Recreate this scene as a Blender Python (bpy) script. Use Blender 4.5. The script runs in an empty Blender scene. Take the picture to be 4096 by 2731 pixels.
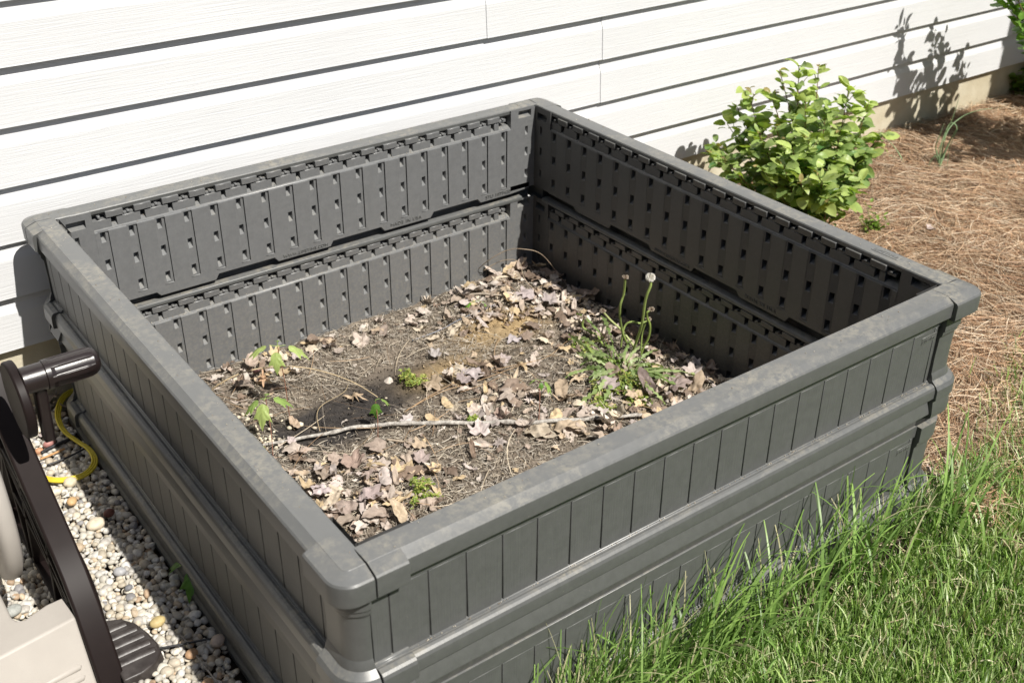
import bpy, bmesh, math, random
import numpy as np
from mathutils import Vector, Matrix, Euler

# ---------------------------------------------------------------- camera, sky, sun, exposure
scene = bpy.context.scene
COL = scene.collection
F_PX, W_PX, H_PX = 4479.66, 4096.0, 2731.0
CAM = np.array([-1.00938, -1.46588, 0.86846])
EUL = (1.03510, -0.00752, -0.63483)
cam_d = bpy.data.cameras.new("camera")
cam = bpy.data.objects.new("camera", cam_d)
COL.objects.link(cam)
cam.location = CAM
cam.rotation_euler = Euler(EUL, 'XYZ')
cam_d.sensor_width = 36.0
cam_d.lens = F_PX * 36.0 / W_PX
cam_d.clip_start = 0.05
cam_d.clip_end = 200
cam_d.dof.use_dof = True
cam_d.dof.focus_distance = 1.95
cam_d.dof.aperture_fstop = 7.5
scene.camera = cam

SX, SY, SZ = 0.14, 0.78, 1.0          # sun travels (-SX, +SY, -SZ)
sun_dir = Vector((-SX, SY, -SZ)).normalized()
elev = math.asin(-sun_dir.z)
world = bpy.data.worlds.new("World")
scene.world = world
world.use_nodes = True
wn = world.node_tree
sky = wn.nodes.new('ShaderNodeTexSky')
sky.sky_type = 'NISHITA'
sky.sun_disc = False
sky.sun_elevation = elev
sky.sun_rotation = math.atan2(SX, -SY)
sky.air_density = 1.0
sky.dust_density = 1.5
wn.nodes['Background'].inputs['Strength'].default_value = 0.05
wn.links.new(sky.outputs[0], wn.nodes['Background'].inputs[0])
sun_l = bpy.data.lights.new("sun", 'SUN')
sun_l.energy = 5.0
sun_l.angle = math.radians(0.55)
sun_l.color = (1.0, 0.96, 0.89)
sun = bpy.data.objects.new("sun", sun_l)
COL.objects.link(sun)
sun.rotation_euler = sun_dir.to_track_quat('-Z', 'Y').to_euler()
sun.location = (1, -4, 6)
scene.view_settings.view_transform = 'Standard'
scene.view_settings.look = 'None'
scene.view_settings.exposure = 0.42
scene.view_settings.gamma = 1.0

# ---------------------------------------------------------------- helpers
R_CAM = np.array(Euler(EUL, 'XYZ').to_matrix())
S235 = 4096.0 / 2352.0

def ray(u, v):
    u *= S235; v *= S235
    return R_CAM @ np.array([(u - W_PX/2)/F_PX, -(v - H_PX/2)/F_PX, -1.0])

def gz(u, v, z):
    d = ray(u, v); return Vector(CAM + d*(z - CAM[2])/d[2])

def gx(u, v, x):
    d = ray(u, v); return Vector(CAM + d*(x - CAM[0])/d[0])

def gy(u, v, y):
    d = ray(u, v); return Vector(CAM + d*(y - CAM[1])/d[1])

rng = np.random.default_rng(7)
random.seed(7)

class MB:
    """collects polygons for one mesh"""
    def __init__(s):
        s.v = []; s.f = []; s.m = []; s.c = []
    def add(s, vs, fs, mi=0, col=None):
        o = len(s.v)
        s.v += [tuple(p) for p in vs]
        s.f += [tuple(i + o for i in f) for f in fs]
        s.m += [mi]*len(fs)
        if col is not None: s.c += [tuple(col)]*len(vs)
    def box(s, a, b, mi=0):
        x0, y0, z0 = [min(p, q) for p, q in zip(a, b)]
        x1, y1, z1 = [max(p, q) for p, q in zip(a, b)]
        s.add([(x0,y0,z0),(x1,y0,z0),(x1,y1,z0),(x0,y1,z0),(x0,y0,z1),(x1,y0,z1),(x1,y1,z1),(x0,y1,z1)],
              [(0,3,2,1),(4,5,6,7),(0,1,5,4),(1,2,6,5),(2,3,7,6),(3,0,4,7)], mi)
    def extrude_u(s, prof, u0, u1, mi=0):
        """closed profile of (w,z) swept along u"""
        n = len(prof)
        vs = [(u0, w, z) for w, z in prof] + [(u1, w, z) for w, z in prof]
        fs = [(i, (i+1) % n, (i+1) % n + n, i + n) for i in range(n)]
        fs += [tuple(range(n))[::-1], tuple(range(n, 2*n))]
        s.add(vs, fs, mi)
    def tube(s, pts, r, n=8, mi=0, col=None, cap=True):
        pts = [Vector(p) for p in pts]
        k = len(pts)
        rs = r if isinstance(r, (list, tuple)) else [r]*k
        ref = Vector((0.13, 0.31, 0.94)).normalized()
        vs = []; prev = None
        for i, p in enumerate(pts):
            t = (pts[min(i+1, k-1)] - pts[max(i-1, 0)])
            if t.length < 1e-9: t = Vector((0, 0, 1))
            t.normalize()
            a = prev - t*prev.dot(t) if prev is not None else ref - t*ref.dot(t)
            if a.length < 1e-5: a = t.orthogonal()
            a.normalize(); prev = a; b = t.cross(a)
            for j in range(n):
                th = 2*math.pi*j/n
                vs.append(p + (a*math.cos(th) + b*math.sin(th))*rs[i])
        fs = [(i*n+j, i*n+(j+1) % n, (i+1)*n+(j+1) % n, (i+1)*n+j) for i in range(k-1) for j in range(n)]
        if cap: fs += [tuple(range(n))[::-1], tuple(range((k-1)*n, k*n))]
        s.add(vs, fs, mi, col)
    def build(s, name, mats, parent=None, smooth=False, bevel=0, segs=1):
        me = bpy.data.meshes.new(name)
        me.from_pydata(s.v, [], s.f)
        if not isinstance(mats, (list, tuple)): mats = [mats]
        for m in mats: me.materials.append(m)
        if any(s.m): me.polygons.foreach_set('material_index', s.m)
        if s.c and len(s.c) == len(s.v): set_col(me, np.array(s.c))
        if smooth or bevel: me.polygons.foreach_set('use_smooth', [True]*len(s.f))
        bm = bmesh.new(); bm.from_mesh(me); bmesh.ops.recalc_face_normals(bm, faces=bm.faces); bm.to_mesh(me); bm.free()
        if bevel: me.set_sharp_from_angle(angle=math.radians(15))
        o = bpy.data.objects.new(name, me); COL.objects.link(o)
        if parent: o.parent = parent
        if bevel:
            b = o.modifiers.new("bevel", 'BEVEL'); b.width = bevel; b.segments = segs
            b.limit_method = 'ANGLE'; b.angle_limit = math.radians(35)
        return o

def set_col(me, c):
    if c.shape[1] == 3: c = np.hstack([c, np.ones((len(c), 1))])
    a = me.color_attributes.new("tone", 'FLOAT_COLOR', 'POINT')
    a.data.foreach_set('color', c.astype(np.float32).ravel())

def np_mesh(name, V, F, mat, parent=None, col=None, smooth=False):
    """V (n,3), F (m,k) with k = 3 or 4"""
    me = bpy.data.meshes.new(name)
    V = np.asarray(V, np.float32); F = np.asarray(F, np.int32)
    me.vertices.add(len(V)); me.vertices.foreach_set('co', V.ravel())
    k = F.shape[1]
    me.loops.add(F.size); me.loops.foreach_set('vertex_index', F.ravel())
    me.polygons.add(len(F)); me.polygons.foreach_set('loop_start', np.arange(len(F), dtype=np.int32)*k)
    if smooth: me.polygons.foreach_set('use_smooth', np.ones(len(F), bool))
    me.update(calc_edges=True)
    me.materials.append(mat)
    if col is not None: set_col(me, np.asarray(col))
    o = bpy.data.objects.new(name, me); COL.objects.link(o)
    if parent: o.parent = parent
    return o

def tag(o, label=None, cat=None, group=None, kind=None):
    if label: o['label'] = label
    if cat: o['category'] = cat
    if group: o['group'] = group
    if kind: o['kind'] = kind
    return o

def empty(name, loc, label, cat, group=None):
    o = bpy.data.objects.new(name, None); COL.objects.link(o); o.location = loc
    o.empty_display_size = 0.05
    return tag(o, label, cat, group)

def child_mesh(o, parent):
    """parent while leaving the world-space mesh where it is"""
    o.parent = parent
    o.matrix_parent_inverse = Matrix.Translation(-Vector(parent.location))
    return o

def value_noise(x, y, scale, seed=0):
    r = np.random.default_rng(seed); G = r.random((64, 64))
    xs = x*scale + 17.3; ys = y*scale + 9.1
    xi = np.floor(xs).astype(int); yi = np.floor(ys).astype(int)
    fx = xs - xi; fy = ys - yi
    fx = fx*fx*(3-2*fx); fy = fy*fy*(3-2*fy)
    g = lambda a, b: G[a % 64, b % 64]
    return (g(xi, yi)*(1-fx)*(1-fy) + g(xi+1, yi)*fx*(1-fy) + g(xi, yi+1)*(1-fx)*fy + g(xi+1, yi+1)*fx*fy)

def fbm(x, y, scale, seed=0, octv=4):
    s = 0; a = 1; t = 0
    for i in range(octv):
        s = s + a*value_noise(x, y, scale*2**i, seed+i); t += a; a *= 0.55
    return s/t

# ---------------------------------------------------------------- materials
def new_mat(name):
    m = bpy.data.materials.new(name); m.use_nodes = True
    nt = m.node_tree; b = nt.nodes['Principled BSDF']
    return m, nt, b

def N(nt, t, **kw):
    n = nt.nodes.new(t)
    for k, v in kw.items():
        if k in n.inputs.keys(): n.inputs[k].default_value = v
        else: setattr(n, k, v)
    return n

def mix_col(nt, fac, a, b):
    n = nt.nodes.new('ShaderNodeMix'); n.data_type = 'RGBA'
    for sock, val in ((n.inputs[0], fac), (n.inputs[6], a), (n.inputs[7], b)):
        if hasattr(val, 'links'): nt.links.new(val, sock)
        else: sock.default_value = val if not isinstance(val, tuple) else (*val, 1)
    return n.outputs[2]

def ramp(nt, src, p0, p1, c0=(0,0,0), c1=(1,1,1)):
    n = nt.nodes.new('ShaderNodeValToRGB')
    n.color_ramp.elements[0].position = p0; n.color_ramp.elements[1].position = p1
    n.color_ramp.elements[0].color = (*c0, 1); n.color_ramp.elements[1].color = (*c1, 1)
    nt.links.new(src, n.inputs[0]); return n.outputs[0]

def plastic_grey(name, dust=1.0, grain=False, base=(0.077, 0.079, 0.077), rough=0.36, splash=0.0):
    m, nt, b = new_mat(name)
    geo = N(nt, 'ShaderNodeNewGeometry'); tc = N(nt, 'ShaderNodeTexCoord')
    n1 = N(nt, 'ShaderNodeTexNoise', Scale=7.0, Detail=12.0, Roughness=0.74, Distortion=0.6)
    n2 = N(nt, 'ShaderNodeTexNoise', Scale=75.0, Detail=9.0, Roughness=0.75)
    n3 = N(nt, 'ShaderNodeTexNoise', Scale=330.0, Detail=2.0)
    for n in (n1, n2, n3): nt.links.new(geo.outputs['Position'], n.inputs['Vector'])
    sep = N(nt, 'ShaderNodeSeparateXYZ'); nt.links.new(geo.outputs['Normal'], sep.inputs[0])
    up = ramp(nt, sep.outputs['Z'], 0.55, 0.95)
    mr = ramp(nt, n1.outputs[0], 0.44, 0.72)
    m2 = ramp(nt, n2.outputs[0], 0.38, 0.62)
    m2b = ramp(nt, n2.outputs[0], 0.43, 0.57)
    mul = N(nt, 'ShaderNodeMath', operation='MULTIPLY'); nt.links.new(mr, mul.inputs[0]); nt.links.new(m2b, mul.inputs[1])
    mul2 = N(nt, 'ShaderNodeMath', operation='MULTIPLY'); nt.links.new(mul.outputs[0], mul2.inputs[0]); nt.links.new(up, mul2.inputs[1])
    mul3 = N(nt, 'ShaderNodeMath', operation='MULTIPLY'); nt.links.new(mul2.outputs[0], mul3.inputs[0]); mul3.inputs[1].default_value = 0.68*dust
    # base colour with slight mottling
    c = mix_col(nt, m2, base, tuple(min(1, k*1.16) for k in base))
    # light speckles (splashed soil)
    sp = ramp(nt, n3.outputs[0], 0.735, 0.76)
    spm = N(nt, 'ShaderNodeMath', operation='MULTIPLY'); nt.links.new(sp, spm.inputs[0]); nt.links.new(mr, spm.inputs[1])
    c = mix_col(nt, spm.outputs[0], c, (0.30, 0.28, 0.24))
    if splash:
        n4 = N(nt, 'ShaderNodeTexNoise', Scale=150.0, Detail=8.0, Roughness=0.8); nt.links.new(geo.outputs['Position'], n4.inputs['Vector'])
        sz_ = N(nt, 'ShaderNodeSeparateXYZ'); nt.links.new(geo.outputs['Position'], sz_.inputs[0])
        low = N(nt, 'ShaderNodeMapRange'); nt.links.new(sz_.outputs['Z'], low.inputs[0])
        low.inputs[1].default_value = -0.16; low.inputs[2].default_value = -0.42; low.inputs[3].default_value = 0.12; low.inputs[4].default_value = 1.0
        s1 = N(nt, 'ShaderNodeMath', operation='MULTIPLY'); nt.links.new(low.outputs[0], s1.inputs[0]); nt.links.new(ramp(nt, n4.outputs[0], 0.46, 0.66), s1.inputs[1])
        s2 = N(nt, 'ShaderNodeMath', operation='MULTIPLY'); nt.links.new(s1.outputs[0], s2.inputs[0]); s2.inputs[1].default_value = splash
        c = mix_col(nt, s2.outputs[0], c, (0.24, 0.215, 0.17))
    film = N(nt, 'ShaderNodeMath', operation='MULTIPLY'); nt.links.new(up, film.inputs[0]); film.inputs[1].default_value = 0.42*dust
    c = mix_col(nt, film.outputs[0], c, (0.205, 0.209, 0.208))
    c = mix_col(nt, mul3.outputs[0], c, (0.38, 0.345, 0.265))
    nt.links.new(c, b.inputs['Base Color'])
    b.inputs['Specular IOR Level'].default_value = 0.62
    rr = N(nt, 'ShaderNodeMath', operation='MULTIPLY_ADD'); nt.links.new(n2.outputs[0], rr.inputs[0]); rr.inputs[1].default_value = 0.18; rr.inputs[2].default_value = rough - 0.06
    nt.links.new(rr.outputs[0], b.inputs['Roughness'])
    bp = N(nt, 'ShaderNodeBump', Strength=0.12, Distance=0.0006)
    if grain:
        mp = N(nt, 'ShaderNodeMapping'); nt.links.new(tc.outputs['Object'], mp.inputs[0])
        mp.inputs['Scale'].default_value = (330, 330, 9)
        ng = N(nt, 'ShaderNodeTexNoise', Scale=1.0, Detail=3.0, Distortion=0.9)
        nt.links.new(mp.outputs[0], ng.inputs['Vector']); nt.links.new(ng.outputs[0], bp.inputs['Height'])
        bp.inputs['Strength'].default_value = 0.55; bp.inputs['Distance'].default_value = 0.0009
    else:
        nt.links.new(n3.outputs[0], bp.inputs['Height'])
    nt.links.new(bp.outputs[0], b.inputs['Normal'])
    return m

M = {}
M['bed'] = plastic_grey('grey_plastic', 1.0)
M['bed_slat'] = plastic_grey('grey_plastic_grained', 0.3, True, rough=0.46)
M['bed_in'] = plastic_grey('grey_plastic_shaded_splashed', 0.6, base=(0.055, 0.055, 0.054), rough=0.42, splash=0.2)  # base darkened to paint the shade on the inner sides; splash is soil
M['bed_back'] = plastic_grey('grey_plastic_dusty_sunlit', 0.8, base=(0.128, 0.131, 0.133), rough=0.34, splash=0.55)  # base lightened to paint sunlight on the back panels, besides dust and soil splash

def simple(name, col, rough=0.5, var=0.15, scale=40, bump=0.0, spec=0.5, bscale=None, trans=0.0, col_b=None, coat=0):
    m, nt, b = new_mat(name)
    geo = N(nt, 'ShaderNodeNewGeometry')
    n = N(nt, 'ShaderNodeTexNoise', Scale=scale, Detail=5.0); nt.links.new(geo.outputs['Position'], n.inputs['Vector'])
    lo = tuple(k*(1-var) for k in col); hi = col_b or tuple(min(1, k*(1+var)) for k in col)
    c = mix_col(nt, ramp(nt, n.outputs[0], 0.3, 0.7), lo, hi)
    nt.links.new(c, b.inputs['Base Color'])
    b.inputs['Roughness'].default_value = rough
    b.inputs['Specular IOR Level'].default_value = spec
    if coat: b.inputs['Coat Weight'].default_value = coat
    if bump:
        n2 = N(nt, 'ShaderNodeTexNoise', Scale=bscale or scale*4, Detail=4.0); nt.links.new(geo.outputs['Position'], n2.inputs['Vector'])
        bp = N(nt, 'ShaderNodeBump', Strength=bump, Distance=0.002); nt.links.new(n2.outputs[0], bp.inputs['Height']); nt.links.new(bp.outputs[0], b.inputs['Normal'])
    return m

def attr_mat(name, rough=0.7, trans=0.0, nscale=80, nvar=0.25, bump=0.0, spec=0.3, thue=(1, 1, 1)):
    """colour from the per-vertex tone attribute, varied by noise; optional translucency for leaves"""
    m, nt, b = new_mat(name)
    at = N(nt, 'ShaderNodeVertexColor', layer_name="tone")
    geo = N(nt, 'ShaderNodeNewGeometry')
    n = N(nt, 'ShaderNodeTexNoise', Scale=nscale, Detail=5.0); nt.links.new(geo.outputs['Position'], n.inputs['Vector'])
    mp = N(nt, 'ShaderNodeMapRange'); nt.links.new(n.outputs[0], mp.inputs[0])
    mp.inputs[1].default_value = 0.25; mp.inputs[2].default_value = 0.75; mp.inputs[3].default_value = 1-nvar; mp.inputs[4].default_value = 1+nvar
    vm = N(nt, 'ShaderNodeVectorMath', operation='SCALE'); nt.links.new(at.outputs[0], vm.inputs[0]); nt.links.new(mp.outputs[0], vm.inputs['Scale'])
    nt.links.new(vm.outputs[0], b.inputs['Base Color'])
    b.inputs['Roughness'].default_value = rough
    b.inputs['Specular IOR Level'].default_value = spec
    if bump:
        bp = N(nt, 'ShaderNodeBump', Strength=bump, Distance=0.001); nt.links.new(n.outputs[0], bp.inputs['Height']); nt.links.new(bp.outputs[0], b.inputs['Normal'])
    if trans:
        tr = N(nt, 'ShaderNodeBsdfTranslucent')
        vt = N(nt, 'ShaderNodeVectorMath', operation='MULTIPLY'); nt.links.new(vm.outputs[0], vt.inputs[0]); vt.inputs[1].default_value = thue
        nt.links.new(vt.outputs[0], tr.inputs[0])
        mx = N(nt, 'ShaderNodeMixShader'); mx.inputs[0].default_value = trans
        nt.links.new(b.outputs[0], mx.inputs[1]); nt.links.new(tr.outputs[0], mx.inputs[2])
        nt.links.new(mx.outputs[0], nt.nodes['Material Output'].inputs[0])
    return m

# white vinyl siding with a fine wood grain along the boards
def siding_mat():
    m, nt, b = new_mat('white_vinyl')
    geo = N(nt, 'ShaderNodeNewGeometry')
    mp = N(nt, 'ShaderNodeMapping'); mp.inputs['Scale'].default_value = (7, 60, 260)
    nt.links.new(geo.outputs['Position'], mp.inputs[0])
    n = N(nt, 'ShaderNodeTexNoise', Scale=1.0, Detail=4.0, Distortion=1.2); nt.links.new(mp.outputs[0], n.inputs['Vector'])
    n2 = N(nt, 'ShaderNodeTexNoise', Scale=3.0, Detail=5.0); nt.links.new(geo.outputs['Position'], n2.inputs['Vector'])
    c = mix_col(nt, ramp(nt, n2.outputs[0], 0.3, 0.75), (0.60, 0.606, 0.614), (0.645, 0.65, 0.658))
    nt.links.new(c, b.inputs['Base Color'])
    b.inputs['Roughness'].default_value = 0.45
    bp = N(nt, 'ShaderNodeBump', Strength=0.6, Distance=0.0013); nt.links.new(n.outputs[0], bp.inputs['Height'])
    nt.links.new(bp.outputs[0], b.inputs['Normal'])
    return m
M['siding'] = siding_mat()
M['foundation'] = simple('cream_concrete', (0.52, 0.44, 0.29), 0.85, 0.22, 9, 0.5, bscale=160, col_b=(0.62, 0.58, 0.46))
M['earth'] = simple('bare_earth', (0.075, 0.055, 0.038), 0.95, 0.4, 30, 0.8)
M['soil'] = attr_mat('soil', 0.95, 0, 260, 0.35, 0.9, 0.1)
M['crumb'] = attr_mat('soil_crumb', 0.95, 0, 500, 0.2, 0.0, 0.1)
M['deadleaf'] = attr_mat('dead_leaf', 0.62, 0.12, 110, 0.22, 0.35, 0.3)
M['needle'] = attr_mat('pine_needle', 0.6, 0.0, 60, 0.2, 0, 0.35)
M['grass'] = attr_mat('grass_blade', 0.42, 0.3, 60, 0.2, 0, 0.5, (1.0, 1.25, 0.5))
M['leaf'] = attr_mat('green_leaf', 0.42, 0.34, 45, 0.16, 0.12, 0.45, (1.15, 1.3, 0.4))
M['stem'] = attr_mat('plant_stem', 0.5, 0.1, 90, 0.2, 0, 0.4)
M['pebble'] = attr_mat('river_pebble', 0.55, 0, 170, 0.22, 0.1, 0.4)
M['brown'] = simple('dark_brown_plastic', (0.016, 0.0105, 0.010), 0.33, 0.12, 30, 0.08, 0.6, 400)
M['brown_matte'] = simple('matte_brown_plastic', (0.013, 0.0085, 0.008), 0.5, 0.1, 30, 0.0, 0.18)
M['beige'] = simple('beige_plastic', (0.40, 0.37, 0.335), 0.5, 0.04, 20, 0.15, 0.4, 700)
M['yellow'] = simple('yellow_rubber', (0.62, 0.50, 0.035), 0.5, 0.1, 60)
M['black'] = simple('black_tube', (0.02, 0.02, 0.022), 0.45, 0.2, 60)
M['stick'] = simple('weathered_wood', (0.27, 0.24, 0.21), 0.85, 0.3, 130, 1.0, col_b=(0.56, 0.53, 0.48), bscale=420)
M['rock'] = simple('brown_rock', (0.30, 0.20, 0.13), 0.85, 0.3, 40, 0.8, col_b=(0.42, 0.33, 0.24))
M['string'] = simple('blue_grey_string', (0.16, 0.19, 0.25), 0.6, 0.2, 90)
M['fluff'] = attr_mat('dandelion_fluff', 0.8, 0.3, 300, 0.1, 0, 0.2)

# ---------------------------------------------------------------- ground
GZ = -0.452
def sheet(name, x0, x1, y0, y1, z, mat):
    mb = MB(); mb.add([(x0,y0,z),(x1,y0,z),(x1,y1,z),(x0,y1,z)], [(0,1,2,3)])
    return mb.build(name, mat)
tag(sheet('ground', -15, 15, -15, 15, GZ-0.03, M['earth']), kind='structure')

# ---------------------------------------------------------------- house wall
WA, WB = 0.65915, -0.01287
def wall_y(x): return WA + WB*x
LIP0, DH = 0.37109, 0.11156
house = empty('house_wall', (0.5, 0.72, GZ), 'long white clapboard siding wall over a low cream concrete foundation, behind the garden bed', 'wall')
def siding_course(mb, z0, x0, x1, off=0.0, dx0=0.0):
    """one dutch-lap course whose lip bottom is at z0; w is measured in front of the lip plane (towards -y)"""
    prof = [(-0.004, -0.001), (0.0005, 0.0), (0.0, 0.003), (-0.0024, 0.040), (-0.0044, 0.076), (-0.0058, 0.081), (-0.0108, 0.094), (-0.0128, 0.104), (-0.0134, DH+0.004)]
    xs = np.linspace(x0, x1, max(2, int((x1-x0)/0.25)+1))
    n = len(prof); vs = []; fs = []
    for x in xs:
        wob = 0.0011*math.sin(x*2.1 + z0*23) + 0.0006*math.sin(x*5.3+z0*51)
        for w, z in prof: vs.append((x, wall_y(x) - w - off, z0 + z + wob))
    for i in range(len(xs)-1):
        for j in range(n-1): fs.append((i*n+j, (i+1)*n+j, (i+1)*n+j+1, i*n+j+1))
    for i in range(len(xs)-1):      # underside back to the wall
        a = len(vs); 
    base = len(vs)
    for x in xs: vs.append((x, wall_y(x)+0.018, z0-0.001))
    for i in range(len(xs)-1): fs.append((i*n, base+i, base+i+1, (i+1)*n))
    mb.add(vs, fs)
mb = MB()
seams = {-1: 2.2, 0: 1.3, 1: -2.4, 2: 0.4857, 3: 0.8384, 4: 0.8386, 5: -2.0, 6: 4.0}
for k in range(-14, 7):
    z0 = LIP0 - k*DH
    sx = seams.get(k, ((k*1.37) % 3.4) - 1.2)
    # left sheet laps over the right one
    siding_course(mb, z0, -3.6, sx+0.02, 0.0)
    siding_course(mb, z0, sx, 3.3, 0.0022)
    # cut end of the lapping sheet
    pr = [(0.0005, 0.0), (0.0, 0.003), (-0.0024, 0.040), (-0.0044, 0.076), (-0.0058, 0.081), (-0.0108, 0.094), (-0.0128, 0.104)]
    wob = 0.0011*math.sin(sx*2.1 + z0*23) + 0.0006*math.sin(sx*5.3+z0*51)
    vs = []
    for w, z in pr: vs += [(sx, wall_y(sx)-w-.0022, z0+z+wob), (sx, wall_y(sx)-w+.003, z0+z+wob)]
    mb.add(vs, [(2*i, 2*i+1, 2*i+3, 2*i+2) for i in range(len(pr)-1)])
sd = mb.build('siding', M['siding']); child_mesh(sd, house)
mb = MB()
zb = LIP0 - 6*DH
xs = np.linspace(-3.6, 3.3, 30)
vs = []; 
for x in xs: vs += [(x, wall_y(x)+0.019, zb-0.002), (x, wall_y(x)+0.017, -0.6), (x, wall_y(x)+0.16, zb-0.002)]
fs = [(i*3+1, i*3+4, i*3+3, i*3) for i in range(29)] + [(i*3, i*3+3, i*3+5, i*3+2) for i in range(29)]
mb.add(vs, fs); fo = mb.build('foundation', M['foundation']); child_mesh(fo, house)
# wall mass behind, and the projecting wing beyond the right edge
mb = MB(); mb.box((-3.6, 0.80, -0.6), (3.3, 1.0, 1.95))
core = mb.build('wall_core', M['siding']); child_mesh(core, house)
wing = empty('house_wing', (3.2, 0.2, GZ), 'projecting white wing of the house past the right end of the siding', 'wall')
mb = MB()
for k in range(-14, 7):
    z0 = LIP0 - k*DH
    prof = [(0.0, 0.0), (-0.0080, 0.078), (-0.0152, 0.100), (-0.0156, DH)]
    vs = []
    for (w, z) in prof: vs += [(2.83 + w*-1, 0.66, z0+z), (2.83 + w*-1, -0.36 , z0+z), (4.0, -0.36, z0+z)]
    fs = []
    for j in range(3): fs += [(j*3, j*3+1, j*3+4, j*3+3), (j*3+1, j*3+2, j*3+5, j*3+4)]
    vs += [(2.855, 0.66, z0), (2.855, -0.34, z0), (4.0, -0.34, z0)]
    fs += [(0, 12, 13, 1), (1, 13, 14, 2)]
    mb.add(vs, fs)
o = mb.build('siding', M['siding']); child_mesh(o, wing)
mb = MB(); mb.box((2.86, -0.33, -0.6), (4.0, 0.65, 1.9)); o = mb.build('wall_core', M['foundation']); child_mesh(o, wing)

# ---------------------------------------------------------------- raised garden bed
P = 0.0555
LINES = [-0.47 + P*k for k in range(18)]
bed = empty('raised_garden_bed', (0, 0, GZ), 'large square dark grey plastic raised bed of slatted panels beside the white wall', 'raised bed')

def dimple(mb, u0, u1, z0, z1, w, depth):
    """square pocket: deep at the top, floor sloping up to the surface at the bottom"""
    vs = [(u0,w,z0),(u1,w,z0),(u1,w,z1),(u0,w,z1),(u0+.0012,w+depth,z1-.0008),(u1-.0012,w+depth,z1-.0008),(u0+.001,w+depth,z1-0.45*(z1-z0)),(u1-.001,w+depth,z1-0.45*(z1-z0))]
    mb.add(vs, [(2,3,4,5),(4,5,7,6),(6,7,1,0),(3,0,6,4),(1,2,5,7)])

def strip_with_holes(mb, ua, ub, wa, wb, ztop, zbot, holes, hu0, hu1, depth=0.011):
    """vertical strip between ua and ub (w varies linearly) with pockets"""
    W = lambda u: wa + (wb-wa)*(u-ua)/(ub-ua)
    q = lambda a, b, z0, z1: mb.add([(a,W(a),z0),(b,W(b),z0),(b,W(b),z1),(a,W(a),z1)], [(0,1,2,3)])
    q(ua, hu0, zbot, ztop); q(hu1, ub, zbot, ztop)
    zs = ztop
    for zc in sorted(holes, reverse=True):
        h0, h1 = zc-0.0108, zc+0.0108
        q(hu0, hu1, h1, zs); zs = h0
        wm = (W(hu0)+W(hu1))/2
        vs = [(hu0,W(hu0),h0),(hu1,W(hu1),h0),(hu1,W(hu1),h1),(hu0,W(hu0),h1),
              (hu0+.001,wm+depth,h1-.001),(hu1-.001,wm+depth,h1-.001),(hu0+.0032,wm+depth*.75,h1-0.0125),(hu1-.0032,wm+depth*.75,h1-0.0125)]
        mb.add(vs, [(2,3,4,5),(4,5,7,6),(6,7,1,0),(3,0,6,4),(1,2,5,7)])
    q(hu0, hu1, zbot, zs)

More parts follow.
